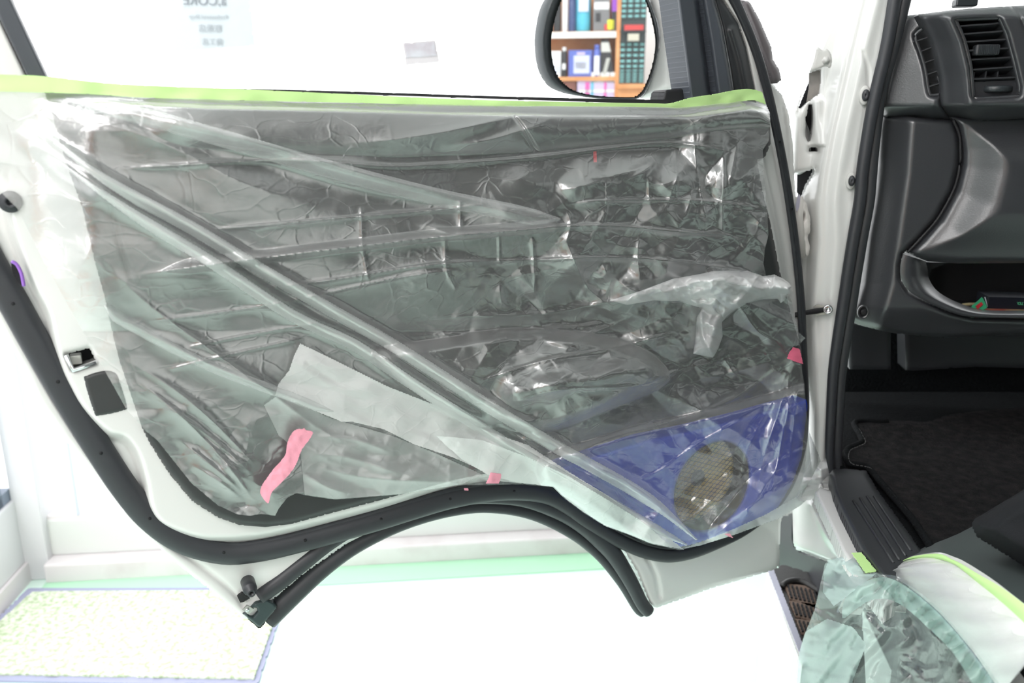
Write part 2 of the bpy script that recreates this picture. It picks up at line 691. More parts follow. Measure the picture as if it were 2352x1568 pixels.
def line_h(x, y, pts, amp, wa, wb=None, sharp=False, smooth_n=6, taper=0.0):
    """height of a fold along a line: wa px wide on the upper side, wb on the lower side; sharp gives a creased top; taper lets it die out towards its ends."""
    P = cr(pts, smooth_n)
    mg = 4 * max(wa, wb or wa)
    x0, y0 = P.min(0) - mg
    x1, y1 = P.max(0) + mg
    k = (x > x0) & (x < x1) & (y > y0) & (y < y1)
    out = np.zeros(x.shape)
    if not k.any():
        return out
    X, Y = x[k], y[k]
    best = np.full(X.shape, 1e18)
    sg = np.zeros(X.shape)
    ss = np.zeros(X.shape)
    ln_ = np.linalg.norm(np.diff(P, axis=0), axis=1)
    tot = ln_.sum()
    acc = 0.0
    for a, b, l in zip(P[:-1], P[1:], ln_):
        d = b - a
        t = np.clip(((X - a[0]) * d[0] + (Y - a[1]) * d[1]) / max(d @ d, 1e-9), 0, 1)
        dd = (X - a[0] - t * d[0]) ** 2 + (Y - a[1] - t * d[1]) ** 2
        kk = dd < best
        best = np.where(kk, dd, best)
        sg = np.where(kk, d[0] * (Y - a[1]) - d[1] * (X - a[0]), sg)
        ss = np.where(kk, (acc + t * l) / tot, ss)
        acc += l
    d = np.sqrt(best)
    wdt = np.where(sg < 0, wa, wb or wa)
    f = np.exp(-d / wdt) if sharp else np.exp(-(d / wdt) ** 2)
    if taper:
        e = np.clip(np.minimum(ss, 1 - ss) / taper, 0, 1)
        f = f * e * e * (3 - 2 * e)
    out[k] = amp * f
    return out


print('helpers ready')

# =================================================================== THE WORKSHOP
EX = np.array([1, .107, 0]) / math.hypot(1, .107)
EY = np.array([-.107, 1, 0]) / math.hypot(1, .107)
EZ = np.array([0, 0, 1.0])
C0 = np.array([-1.436, 2.145, 0])          # inner corner of the glazed front and the glazed side


def rb(name, x, y, z, sx, sy, sz, m, parent=None, kind=None, bevel=0):
    """box in room axes measured from the corner C0"""
    o = box(name, C0 + EX * x + EY * y + EZ * z, EX * sx, EY * sy, EZ * sz, m, parent, bevel)
    if kind:
        o['kind'] = kind
    return o


fl = rb('floor', -.3, -5.2, -.06, 6.0, 5.45, .06, FLOORM, kind='structure')
tag(fl, 'pale green glossy workshop floor')
gr = rb('ground', -8, -9, -.14, 22, 24, .07, mat('pale_paving', (.82, .83, .82), .8, bump=(20, .1)), kind='structure')
ce = rb('ceiling', -.3, -5.2, 2.9, 6.0, 5.5, .08, WALLW, kind='structure')
wb = rb('wall_back', -.3, -5.3, 0, 6.0, .1, 2.9, WALLW, kind='structure')
# glazed front: sill, kick rail, head, posts, panes
wf = rb('wall_front', .05, .02, 2.35, 5.6, .08, .6, WALLW, kind='structure')
rb('trim_1', .06, -.055, 0.0, 5.2, .15, .062, SILLM, kind='structure', bevel=.006)
tr2 = rb('trim_2', .06, .0, .062, 5.2, .06, .115, mat('grey_white_kick_rail', (.66, .68, .66), .6, bump=(50, .05)), kind='structure', bevel=.004)
rb('trim_3', .06, .004, .177, 5.2, .05, .012, SILLM, kind='structure')
w1 = rb('window_1', .06, .02, .189, 5.2, .012, 2.17, PANE2, kind='structure')
rb('window_frame', -.01, -.03, 0, .075, .09, 2.4, ALU, w1, bevel=.004)
rb('window_frame', .15, .0, .189, .006, .012, 2.15, MATS['pale_gasket'], w1)
rb('window_frame', 2.9, -.01, .1, .05, .05, 2.3, ALU, w1)
rb('window_frame', .0, -.02, 2.34, 5.3, .06, .06, ALU, w1)
rb('floor_falloff_strip', .06, -.15, 0, 5.2, .10, .004, mat('mint_floor_falloff', (.44, .74, .52), .4, bump=(30, .05)), kind='structure')  # darker mint strip: light falloff beside the front wall put into the floor colour
# glazed side
w2 = rb('window_2', -.04, -1.9, .30, .012, 1.85, 2.0, PANE2, kind='structure')
rb('window_frame', -.07, -1.9, .06, .07, 1.88, .20, ALU, w2, bevel=.004)
rb('window_frame', -.06, -1.9, .26, .05, 1.88, .035, GASK, w2)
rb('window_frame', -.06, -.10, .26, .05, .03, 2.1, GASK, w2)
rb('window_frame', -.06, -1.9, 2.3, .05, 1.88, .05, ALU, w2)
rb('trim_4', -.09, -1.9, 0, .10, 1.88, .06, SILLM, kind='structure')
rb('wall_left', -.12, -5.2, 0, .1, 3.3, 2.9, WALLW, kind='structure')
rb('wall_left', -.12, -1.9, 2.35, .1, 2.0, .6, WALLW, kind='structure')
rb('wall_right', 5.4, -5.2, 0, .1, 5.4, 2.9, WALLW, kind='structure')

# doormat
mt = thing('doormat', 'speckled green doormat with a lilac border lying inside the glass entrance', 'mat', (-1.0, 1.8, 0))
mpoly = np.array([(66, 1350), (666, 1347), (592, 1572), (-120, 1560), (-120, 1520)], float)
patch('border', mpoly, GROUND, MATB, mt, H=.006, step=10, skirt=.006)
inner = np.array([(74, 1357), (655, 1354), (583, 1556), (-100, 1544), (-100, 1515)], float)
patch('pile', inner, GROUND, PILE, mt, H=lambda x, y, s: .010 + .004 * vnoise(x / 6, y / 4, 3), step=4, skirt=.006)

# papers stuck to the shop glass
WG = Plane(C0 + EY * .018, -EY)


def paper(name, q, m, label):
    t_ = thing(name, label, 'poster', WG.at(*np.mean(q, 0)))
    patch('sheet', q, WG, m, t_, H=.002, step=6, skirt=.001)
    return t_


pq = np.array([(383, -130), (560, -130), (586, 105), (400, 119)], float)
pt = paper('window_poster', pq, PAPER, 'pale blue notice with reversed grey lettering stuck on the shop glass')
c1 = WG.at(520, 12, .006)
text('lettering', 'a,CORE', c1, -EX, EZ, .033, INK, pt)
c2 = WG.at(523, 43, .006)
text('lettering', 'Professional Shop', c2, -EX, EZ, .0135, mat('pale_ink', (.34, .37, .40), .7), pt)
text('lettering', '\u53d6\u6271\u5e97', WG.at(510, 72, .006), -EX, EZ, .020, MATS['pale_ink'], pt)
text('lettering', '\u65bd\u5de5\u5e97', WG.at(512, 102, .006), -EX, EZ, .018, MATS['pale_ink'], pt)
fq = np.array([(925, 98), (1000, 92), (1010, 143), (932, 150)], float)
ft = paper('window_photo', fq, PAPER2, 'small faded photo print stuck low on the shop glass')
patch('picture', np.array([(929, 101), (997, 96), (1003, 128), (934, 133)], float), WG, mat('faded_print', (.44, .40, .44), .7, vary=((.52, .52, .56), 25, .4, .6)), ft, H=.004, step=5, skirt=.001)

# =================================================================== THE VAN
van = thing('van', 'white van with its front door swung open, charcoal dashboard and black carpet', 'van', (1.0, .9, 0))

SPC = (1637, 1117)
BH = .066
sc = DOOR.at(*SPC, BH)
SR = .0715


def to_px(P):
    v = np.asarray(P) - CAM
    zc = v @ FWD
    return np.stack([1176 + F * (v @ RIGHT) / zc, 784 - F * (v @ UP) / zc], -1)


ang = np.linspace(0, 2 * math.pi, 48, endpoint=False)
ring = sc + SR * (np.cos(ang)[:, None] * DU + np.sin(ang)[:, None] * EZ)
hole = to_px(ring)
hole2 = SPC + (to_px(ring - DOOR.n * .02) - SPC) * 1.12

# ---- door shell: white pressed steel
seal_c = np.array([(-190, 60), (-165, 250), (-110, 430), (-40, 570), (-6, 632), (30, 693), (80, 783), (133, 876), (183, 960), (232, 1038), (285, 1118), (344, 1190), (420, 1244), (514, 1270),
                   (600, 1264), (701, 1241), (790, 1217), (875, 1193), (960, 1167), (1034, 1146), (1110, 1132), (1181, 1127), (1250, 1134), (1300, 1158),
                   (1350, 1195), (1400, 1228), (1440, 1249), (1485, 1267), (1535, 1276), (1590, 1268), (1650, 1245), (1710, 1215), (1770, 1168), (1812, 1110),
                   (1838, 1030), (1847, 940), (1846, 850), (1843, 740), (1836, 640), (1822, 520), (1802, 391), (1778, 270), (1752, 165), (1725, 85), (1692, 10), (1650, -70)], float)
SEALP = cr(seal_c, 5)
shell = [(-280, 190), (300, 200), (800, 216), (1300, 232), (1530, 240), (1600, 232), (1748, 212), (1762, 260), (1785, 360), (1806, 470), (1822, 560),
         (1838, 660), (1846, 760), (1853, 900), (1856, 1000), (1850, 1080), (1836, 1135), (1800, 1180), (1793, 1200), (1790, 1300), (1773, 1310), (1640, 1349), (1505, 1397), (1492, 1384),
         (1463, 1312), (1433, 1262), (1392, 1222), (1335, 1180), (1270, 1150), (1190, 1140), (1110, 1148), (1000, 1166), (900, 1196), (800, 1246), (700, 1316), (640, 1366), (600, 1400),
         (575, 1424), (553, 1417), (544, 1407), (470, 1345), (392, 1284), (333, 1227), (274, 1163), (206, 1078), (147, 1007), (93, 928), (59, 855), (27, 800), (-30, 690), (-140, 480), (-215, 300), (-250, 200)]
LATCH = np.array([(151, 814), (205, 799), (221, 832), (167, 850)], float)
STEPB = cr([(-120, 180), (-60, 330), (0, 440), (35, 560), (75, 660), (105, 720), (122, 790), (140, 850), (158, 890), (180, 930), (212, 968), (250, 1000), (285, 1010), (312, 1050), (330, 1110), (341, 1168), (372, 1208), (450, 1238),
            (530, 1242), (620, 1232), (760, 1198), (900, 1160), (1030, 1118), (1150, 1100), (1250, 1105), (1400, 1190), (1520, 1240), (1640, 1215), (1760, 1130), (1815, 1000), (1818, 800),
            (1790, 560), (1740, 330), (1700, 160)], 5)
STEPB = np.vstack([STEPB, [(1600, 100), (-130, 100)]])


def shell_h(x, y, s):
    d, _, _, ins, _ = poly_dist(x, y, STEPB)
    h = .018 * sstep(-10, 14, np.where(ins, d, -d))
    # pressed swage over the latch, shallow bowl round the lower stop, dips along the lower rail
    h += line_h(x, y, [(60, 480), (150, 560), (215, 700)], .004, 60)
    h -= .006 * np.exp(-(((x - 575) / 40) ** 2 + ((y - 1348) / 36) ** 2))
    h -= line_h(x, y, [(300, 1040), (345, 1200), (420, 1262)], .003, 12)
    h += line_h(x, y, [(1500, 1300), (1560, 1330), (1770, 1270)], .003, 30)
    h -= line_h(x, y, [(1478, 1262), (1506, 1320), (1515, 1370)], .004, 5)
    h -= line_h(x, y, [(40, 760), (160, 970), (330, 1190), (520, 1345), (560, 1390)], .004, 6)
    return h


door = patch('door', cr(shell, 1, True) if False else shell, DOOR, WHITE, van, H=shell_h, step=5, skirt=.045, round_=.006, rpx=9, holes=[LATCH, hole2])
D = lambda px, py, h=0.0: DOOR.at(px, py, h)

# outer skin seen past the hinge end, with its folded edge
outer = [(1700, 60), (1748, 118), (1770, 185), (1797, 218), (1812, 262), (1821, 330), (1824, 400), (1830, 470), (1838, 560), (1843, 640), (1846, 760), (1830, 900), (1780, 1000), (1700, 900), (1690, 300)]
patch('outer_skin', outer, DOOR, WHITE, door, H=lambda x, y, s: -.055 - line_h(x, y, [(1797, 240), (1808, 330), (1812, 440)], .004, 3), step=4, skirt=.02, round_=.008, rpx=8)
patch('mirror_gasket', [(1703, 0), (1722, 4), (1745, 45), (1772, 108), (1775, 135), (1790, 160), (1795, 184), (1786, 192), (1774, 186), (1750, 122), (1728, 60)], DOOR,
      mat('brown_grey_rubber', (.17, .15, .16), .5), door, H=-.03, step=3, skirt=.04, round_=.01, rpx=9)
# flange of the window frame above the belt
fr_poly = [(1648, -40), (1662, 0), (1697, 54), (1714, 107), (1733, 205), (1738, 260), (1775, 250), (1752, 205), (1733, 115), (1714, 54), (1679, 0), (1662, -40)]
patch('window_frame', fr_poly, DOOR, WHITE, door, H=.004, step=3, skirt=.05, round_=.004, rpx=5)
patch('window_frame', [(-280, -160), (-60, -160), (0, 42), (62, 174), (62, 200), (-280, 200)], DOOR, WHITE, door, H=.0, step=5, skirt=.045, round_=.006, rpx=8)
patch('window_sash', [(-62, -160), (-35, -160), (26, 0), (108, 176), (112, 205), (64, 205), (61, 172), (0, 45)], DOOR, SASH, door, H=.012, step=1.8, skirt=.05, round_=.004, rpx=6)
# divider bar and corner garnish
patch('divider_bar', [(1546, -60), (1556, 0), (1566, 80), (1585, 220), (1588, 245), (1648, 245), (1640, 180), (1624, 80), (1606, 0), (1598, -60)], DOOR, SASH, door,
      H=lambda x, y, s: .010 - .012 * np.exp(-((x - (1606 + (y) * .135)) / 7.0) ** 2), step=1.6, skirt=.04, round_=.006, rpx=8)
patch('garnish_edge', [(1604, -60), (1613, 0), (1630, 100), (1650, 245), (1690, 245), (1676, 160), (1660, 70), (1641, 0), (1632, -60)], DOOR, SASH, door,
      H=lambda x, y, s: .020 + .0002 * (x - 1640), step=1.6, skirt=.03, round_=.008, rpx=10)
patch('corner_garnish', [(1634, -60), (1641, 0), (1658, 60), (1676, 160), (1688, 245), (1738, 245), (1733, 205), (1713, 107), (1695, 54), (1659, 0), (1640, -50)], DOOR, PLASTIC, door,
      H=lambda x, y, s: .012 + line_h(x, y, [(1682, 70), (1700, 130), (1716, 205)], .006, 9), step=1.6, skirt=.03, round_=.006, rpx=8)
patch('divider_foot', [(1522, 232), (1526, 210), (1532, 206), (1584, 202), (1590, 236), (1560, 243)], DOOR, BLACK, door, H=-.01, step=3, skirt=.03, round_=.003, rpx=4)
# belt moulding below the glass
bl = cr([(440, 202), (560, 204), (700, 207), (900, 213), (1079, 219), (1300, 225), (1535, 229)], 6)
bl2 = cr([(1535, 242), (1300, 237), (1079, 232), (900, 226), (700, 216), (560, 209), (440, 206)], 6)
patch('belt_moulding', np.vstack([bl, bl2]), DOOR, BLACK, door, H=-.006, step=3, skirt=.02)
patch('window_pane', [(-60, -160), (1548, -160), (1556, 0), (1588, 225), (1540, 236), (800, 216), (60, 200), (-140, 190)], DOOR, PANE, door, H=-.018, step=20, skirt=.0)

# weatherstrip round the shut face, dotted with clip holes
P3 = D(SEALP[:, 0], SEALP[:, 1], .006)
rr = np.where((SEALP[:, 0] > 1650) & (SEALP[:, 1] < 900), .0072, np.where(SEALP[:, 0] > 1300, .0115, .0145))
rr = np.convolve(np.pad(rr, 6, 'edge'), np.ones(13) / 13, 'valid')
V, Fs = tube_mesh(P3, rr, 12, flat=.62, upv=DOOR.n)
ws = mk('weatherstrip', V, Fs, RUBBER, door)
lip = cr(seal_c + 0, 5)
dd = np.gradient(lip, axis=0)
nn = np.stack([dd[:, 1], -dd[:, 0]], 1)
nn /= np.linalg.norm(nn, axis=1)[:, None]
L2 = lip + nn * np.where((lip[:, 0] > 1650) & (lip[:, 1] < 900), 5, 19)[:, None]
V, Fs = tube_mesh(D(L2[:, 0], L2[:, 1], .007), .0036, 8, upv=DOOR.n)
mk('seal_lip', V, Fs, RUBBER, door)
for px, py in ((30, 697), (133, 876), (232, 1040), (344, 1190), (514, 1268), (701, 1240), (875, 1191), (1034, 1145), (1181, 1127), (1790, 326), (1818, 480)):
    disc_prof('clip_hole', D(px, py, .0145), DOOR.n, [(.0018, 0), (.0018, .0012), (.0, .0012)], DARKHOLE, door, seg=10)

# wheel-arch seal: two tubes meeting at the rear corner bracket
a1 = cr([(596, 1371), (640, 1338), (700, 1290), (760, 1244), (830, 1204), (910, 1176), (1000, 1154), (1100, 1142), (1200, 1147), (1290, 1178), (1355, 1217), (1405, 1266), (1446, 1330), (1474, 1384), (1490, 1404)], 6)
V, Fs = tube_mesh(D(a1[:, 0], a1[:, 1], -.002), np.interp(a1[:, 0], [590, 640, 800, 1100, 1300, 1380, 1490], [.010, .011, .010, .0095, .012, .015, .0105]), 12, flat=.8, upv=DOOR.n)
mk('arch_seal', V, Fs, RUBBER, door)
a2 = cr([(612, 1420), (672, 1364), (740, 1304), (815, 1252), (910, 1206), (1010, 1176), (1110, 1164), (1210, 1176), (1300, 1214), (1372, 1268), (1425, 1332), (1462, 1392), (1476, 1406)], 6)
V, Fs = tube_mesh(D(a2[:, 0], a2[:, 1], -.016), np.interp(a2[:, 0], [610, 800, 1100, 1300, 1476], [.016, .012, .0085, .010, .0085]), 12, flat=.9, upv=DOOR.n)
mk('arch_flap', V, Fs, RUBBER, door)
# rear corner bracket with tab and screw
brk = patch('corner_bracket', [(557, 1409), (568, 1402), (586, 1384), (612, 1376), (628, 1384), (636, 1392), (634, 1398), (600, 1438), (594, 1440)], DOOR, mat('teal_grey_plastic', (.035, .055, .058), .42), door,
            H=.004, step=2.5, skirt=.02, round_=.003, rpx=4, holes=[[(580, 1395), (590, 1395), (592, 1404), (582, 1416), (572, 1413), (571, 1408)]])
patch('bracket_back', [(555, 1408), (630, 1382), (636, 1396), (598, 1444), (592, 1442)], DOOR, BLACK, door, H=-.004, step=3, skirt=.015)
patch('screw_tab', [(557, 1401), (567, 1390), (583, 1398), (572, 1412)], DOOR, STEEL, door, H=.007, step=2, skirt=.003)
disc_prof('screw', D(568, 1400, .007), DOOR.n, [(.0026, 0), (.0024, .0016), (.001, .002), (.0, .0012)], CHROME, door, seg=12)
patch('hinge_clip', [(545, 1370), (556, 1361), (563, 1364), (562, 1372), (572, 1366), (574, 1374), (560, 1382), (552, 1384)], DOOR, BLACK, door, H=.001, step=2, skirt=.004)

# rubber stops
def stop(px, py, r, h, face='bump_stop', b=.012):
    s_ = disc_prof(face, D(px, py, b), DOOR.n, [(r, -.008), (r, h * .45), (r * .92, h * .6), (r * .62, h * .62), (r * .58, h), (r * .3, h), (r * .26, h * .4), (0, h * .4)], RUBBER, door, seg=24)
    return s_


stop(24, 463, .0104, .007, b=.021)
stop(571, 1342, .0085, .022)
# striker hole, latch and black pad
patch('striker_hole', cr([(26, 600), (36, 607), (46, 625), (53, 645), (54, 658), (44, 652), (33, 636), (27, 618)], 4, True), DOOR, DARKHOLE, door, H=.0205, step=2, skirt=.002)
tube('striker_rim', D(*cr([(26, 600), (38, 607), (49, 628), (55, 657)], 6).T, .022), .0017, PURPLE, door, nseg=8)
lt = patch('latch_cup', [(146, 808), (210, 792), (228, 836), (160, 856)], DOOR, DARKHOLE, door, H=-.012, step=5, skirt=.004)
tube('latch_lip', D(*np.array([(151, 815), (168, 850), (221, 832)], float).T, .0195), .0028, CHROME, door, nseg=8)
box('latch_claw', D(163, 832, -.006), DU * .011, EZ * .010, DOOR.n * .012, STEEL, door, bevel=.001)
patch('black_pad', cr([(194, 874), (200, 862), (240, 851), (266, 857), (276, 880), (291, 930), (284, 942), (228, 954), (216, 946)], 4, True), DOOR, TRIM, door, H=.021, step=3, skirt=.004, round_=.003, rpx=8)

# ---- trim panel
PAN = [(100, 205), (700, 230), (1300, 236), (1560, 240), (1700, 228), (1745, 240), (1768, 262), (1770, 330), (1757, 362), (1738, 366), (1752, 440), (1768, 505), (1793, 629), (1815, 713),
       (1840, 800), (1846, 905), (1843, 1010), (1820, 1095), (1780, 1168), (1700, 1208), (1600, 1246), (1540, 1258), (1478, 1246), (1400, 1196), (1330, 1140), (1270, 1098), (1200, 1085), (1120, 1086), (1040, 1103), (922, 1135), (857, 1153), (772, 1175),
       (670, 1203), (610, 1210), (551, 1206), (500, 1188), (440, 1150), (387, 1086), (345, 1020), (327, 985), (300, 905), (275, 830), (262, 780), (240, 680), (215, 590), (190, 480), (150, 370), (118, 260)]
LEDGE = [(215, 655), (300, 634), (480, 609), (700, 581), (1000, 546), (1200, 530), (1292, 520)]


def pan_h(x, y, s):
    h = np.full(x.shape, .034)
    # padded roll under the glass
    bot = np.interp(x, [100, 300, 640, 900, 1230, 1540, 1640, 1740], [300, 352, 372, 384, 368, 330, 310, 300])
    top = np.interp(x, [100, 700, 1300, 1560, 1700, 1745, 1768], [205, 230, 236, 240, 228, 240, 262])
    v = np.clip((y - top) / (bot - top), 0, 1.0)
    roll = .034 * np.sqrt(np.maximum(1 - (2 * v - 1) ** 2, 0)) * (y < bot)
    h = h + roll * sstep(90, 480, x)
    h -= .010 * np.exp(-((y - bot - 4) / 9) ** 2)
    # ledge: swells out down to its edge, then cut back
    le = np.interp(x, [p[0] for p in LEDGE] + [1400], [p[1] for p in LEDGE] + [512])
    on = sstep(1325, 1265, x) * sstep(230, 460, x)
    up = np.clip(1 - (le - y) / 150, 0, 1)
    h += on * .036 * np.where(y <= le, up ** 2.2, np.clip(1 - (y - le) / 34, 0, 1) ** .7 * .9)
    h -= on * .006 * np.exp(-((y - le - 62) / 8) ** 2)
    # pull-handle recess by the hinge end
    r = np.sqrt(((x - 1450) / 170) ** 2 + ((y - 545) / 55) ** 2)
    h -= .008 * (1 - sstep(.75, 1.05, r))
    # lower pocket with its rolled mouth
    d, _, _, ins, _ = poly_dist(x, y, cr([(850, 800), (1000, 770), (1200, 745), (1420, 770), (1530, 830), (1535, 890), (1400, 950), (1250, 1000), (1060, 975), (900, 880)], 5, True))
    h += .030 * sstep(-6, 40, np.where(ins, d, -d))
    h += line_h(x, y, [(1190, 905), (1300, 880), (1480, 850)], .016, 26)
    # seams
    h -= line_h(x, y, [(192, 257), (226, 364), (276, 563), (300, 640)], .006, 4)
    h -= line_h(x, y, [(1182, 268), (1206, 300), (1238, 360)], .005, 4)
    h += line_h(x, y, [(300, 960), (420, 940), (560, 910)], .008, 40)
    return h


panel = patch('trim_panel', PAN, DOOR, TRIM, door, H=pan_h, step=5, skirt=.03, round_=.012, rpx=12, holes=[hole2])

# blue speaker baffle with its round opening
baf = [(1268, 1078), (1380, 1042), (1480, 1010), (1600, 985), (1700, 960), (1800, 932), (1853, 917), (1855, 935), (1848, 985), (1841, 1050), (1820, 1110), (1782, 1172), (1690, 1218), (1590, 1250), (1560, 1256), (1500, 1232), (1400, 1170), (1320, 1110)]
b_ = patch('speaker_baffle', baf, DOOR, BLUE, door, H=BH, step=4, skirt=.03, round_=.006, rpx=8, holes=[hole])
disc_prof('speaker_tunnel', sc, -DOOR.n, [(SR, .000), (SR, .030), (SR * .98, .034)], mat('felt_black', (.016, .016, .017), .9), door, seg=48, caps=False)
cc = sc - DOOR.n * .034
disc_prof('speaker_cone', cc, DOOR.n, [(SR * .98, -.001), (SR * .97, .002), (SR * .9, .003), (SR * .84, .0), (SR * .5, -.010), (SR * .30, -.016), (0, -.016)], CONE, door, seg=40)
disc_prof('dust_cap', cc - DOOR.n * .012, DOOR.n, [(SR * .34, -.004), (SR * .33, .004), (SR * .24, .010), (SR * .1, .013), (0, .0135)], mat('grey_dust_cap', (.10, .10, .11), .4), door, seg=24)
g = []
k = -9
for a_ in (math.radians(38), math.radians(-22)):
    dv = math.cos(a_) * DU + math.sin(a_) * EZ
    pv = -math.sin(a_) * DU + math.cos(a_) * EZ
    for i in range(-10, 11):
        off = i * SR * 2 / 21
        hl = math.sqrt(max((SR * .97) ** 2 - off ** 2, 0))
        if hl < .01:
            continue
        c_ = sc - DOOR.n * .022 + pv * off
        g.append(tube_mesh([c_ - dv * hl, c_, c_ + dv * hl], .00055, 5))
V, Fs = joinm(g)
gr_ = mk('speaker_mesh', V, Fs, BLACK, door)
gr_['kind'] = 'stuff'

# ---- door mirror outside the glass
MO = cr([(1250, 0), (1237, 31), (1229, 77), (1228, 107), (1232, 145), (1243, 176), (1261, 199), (1292, 213), (1338, 222), (1384, 227), (1451, 228), (1467, 225), (1481, 213), (1498, 176), (1510, 130), (1516, 95), (1515, 66), (1506, 35), (1491, 0), (1466, -50), (1420, -80), (1340, -84), (1282, -52)], 4, True)
MG = cr([(1289, 0), (1277, 35), (1268, 73), (1266, 107), (1270, 145), (1283, 179), (1307, 202), (1338, 214), (1384, 221), (1448, 223), (1463, 220), (1476, 208), (1490, 176), (1501, 138), (1505, 92), (1497, 46), (1485, 8), (1462, -42), (1418, -70), (1345, -74), (1305, -44)], 4, True)
MC = CAM + ray(1390, 95) * 1.32
inc = ray(1390, 95)
inc = inc / np.linalg.norm(inc)
SHC = np.array([-.62, -1.85, 1.60])
outd = (SHC - MC) / np.linalg.norm(SHC - MC)
MN = outd - inc
MP = Plane(MC, MN)
MN = MP.n
if MN @ inc > 0:
    MP = Plane(MC, -MN)
    MN = MP.n
patch('mirror_housing', MO, MP, MHOUSE, door, H=.010, step=3, skirt=.075, round_=.022, rpx=26, holes=[MG])
patch('mirror_glass', MG, MP, MIRRORM, door, H=.0, step=4, skirt=.003)
patch('mirror_back', MO, MP, MHOUSE, door, H=-.04, step=8, skirt=.03)
patch('mirror_arm', [(1478, -60), (1552, -60), (1560, 20), (1572, 120), (1584, 205), (1530, 212), (1500, 228), (1470, 226), (1490, 150), (1500, 60)], MP, WHITE, door,
      H=lambda x, y, s: -.07 - .03 * np.exp(-((x - 1552) / 14) ** 2 - ((y - 150) / 70) ** 2), step=4, skirt=.05, round_=.02, rpx=20)


# ---- hinge pillar of the body
PIL = [(1935, -60), (1927, 0), (1905, 48), (1887, 92), (1880, 108), (1870, 140), (1856, 168), (1838, 220), (1826, 258), (1824, 300), (1822, 380), (1824, 440), (1832, 500), (1838, 600), (1834, 700), (1842, 760), (1850, 830), (1856, 900),
       (1858, 1000), (1866, 1080), (1884, 1130), (1910, 1126), (1905, 1080), (1897, 1050), (1903, 954), (1908, 860), (1918, 780), (1932, 701), (1943, 621), (1956, 541), (1970, 460), (1978, 380), (1997, 255), (2012, 191), (2032, 102), (2049, 0), (2060, -60)]
H1 = [(1845, 205), (1858, 166), (1885, 158), (1885, 190), (1882, 214), (1866, 226), (1852, 236), (1834, 254), (1830, 262)]
H2 = cr([(1857, 240), (1862, 239), (1867, 250), (1867, 285), (1863, 318), (1858, 327), (1852, 318), (1849, 305), (1851, 285), (1851, 270), (1854, 262)], 3, True)
H3 = [(1859, 338), (1877, 338), (1878, 348), (1858, 348)]
H4 = [(1820, 398), (1860, 392), (1874, 384), (1868, 400), (1852, 430), (1843, 455), (1832, 470), (1822, 440)]


def pil_h(x, y, s):
    # long pressed rib down the pillar: the face turns away to the left of it
    e = np.interp(y, [-60, 0, 100, 300, 380, 460, 560, 700, 1100], [1985, 1975, 1950, 1905, 1890, 1880, 1882, 1870, 1880])
    h = -.040 * sstep(-4, 30, e - x)
    h += .018 * sstep(8, -8, np.abs(x - 1880) - 10) * ((y > 228) & (y < 336))
    h += .006 * np.exp(-((x - (e + 40)) / 16) ** 2)
    h -= .008 * np.exp(-((x - 1905) / 40) ** 2 - ((y - 735) / 55) ** 2)
    h -= line_h(x, y, [(1984, 120), (1996, 190), (1975, 330), (1960, 460)], .003, 4)
    return h


pil = patch('hinge_pillar', PIL, JAMB, WHITE, van, H=pil_h, step=4, skirt=.05, round_=.01, rpx=10, holes=[H1, H2, H3, H4])
patch('pillar_cavity', [(1834, 246), (1862, 176), (1888, 156), (1888, 360), (1874, 440), (1840, 470), (1830, 440)], JAMB, DARKHOLE, pil, H=-.11, step=3, skirt=.0)
patch('pillar_stay', [(1858, 168), (1885, 158), (1884, 214), (1852, 236), (1858, 200)], JAMB, mat('stained_zinc', (.22, .21, .20), .5, vary=((.30, .28, .26), 40, .4, .6)), pil, H=-.075, step=3, skirt=.004)
patch('fender_bracket', cr([(1877, 108), (1888, 115), (1899, 112), (1908, 122), (1911, 140), (1907, 156), (1896, 152), (1882, 157), (1862, 162), (1870, 136)], 3, True), JAMB, GREYP, pil, H=.006, step=2.5, skirt=.005, round_=.002, rpx=4)
disc_prof('bolt', JAMB.at(1897, 139, .006), JAMB.n, [(.0062, 0), (.0062, .002), (.0042, .002), (.0042, .006), (0, .006)], GREYP, pil, seg=6)
# two hinges: cast leaves with knuckles
hg = patch('hinge', cr([(1832, 462), (1843, 458), (1853, 468), (1856, 482), (1861, 500), (1861, 530), (1855, 545), (1860, 565), (1857, 585), (1848, 592), (1838, 590), (1832, 560)], 4, True), JAMB, CAST, pil,
           H=lambda x, y, s: .004 + .003 * vnoise(x / 9, y / 9, 5), step=2.5, skirt=.03, round_=.006, rpx=8, holes=[cr([(1838, 496), (1846, 490), (1846, 500), (1841, 510)], 3, True)])
tube('hinge_pin', [JAMB.at(1836, 452, .004), JAMB.at(1836, 500, .004), JAMB.at(1842, 590, .004)], .0065, CAST, pil, nseg=10)
patch('hinge_tag', cr([(1833, 448), (1838, 450), (1836, 474), (1830, 486), (1828, 470)], 3, True), JAMB, mat('lilac_plastic', (.52, .50, .62), .4), pil, H=.012, step=2, skirt=.003)
for px, py, r in ((1986, 219, .0145), (1954, 415, .0135)):
    disc_prof('grommet', JAMB.at(px, py, .004), JAMB.n, [(r, -.003), (r, .002), (r * .86, .0035), (r * .6, .0035)], GREYP, pil, seg=24, sx=.55)
    disc_prof('grommet_plug', JAMB.at(px + 2, py, .007), JAMB.n, [(r * .62, -.003), (r * .6, .005), (r * .44, .0075), (r * .2, .008), (0, .0065)], RUBBER, pil, seg=20, sx=.6)
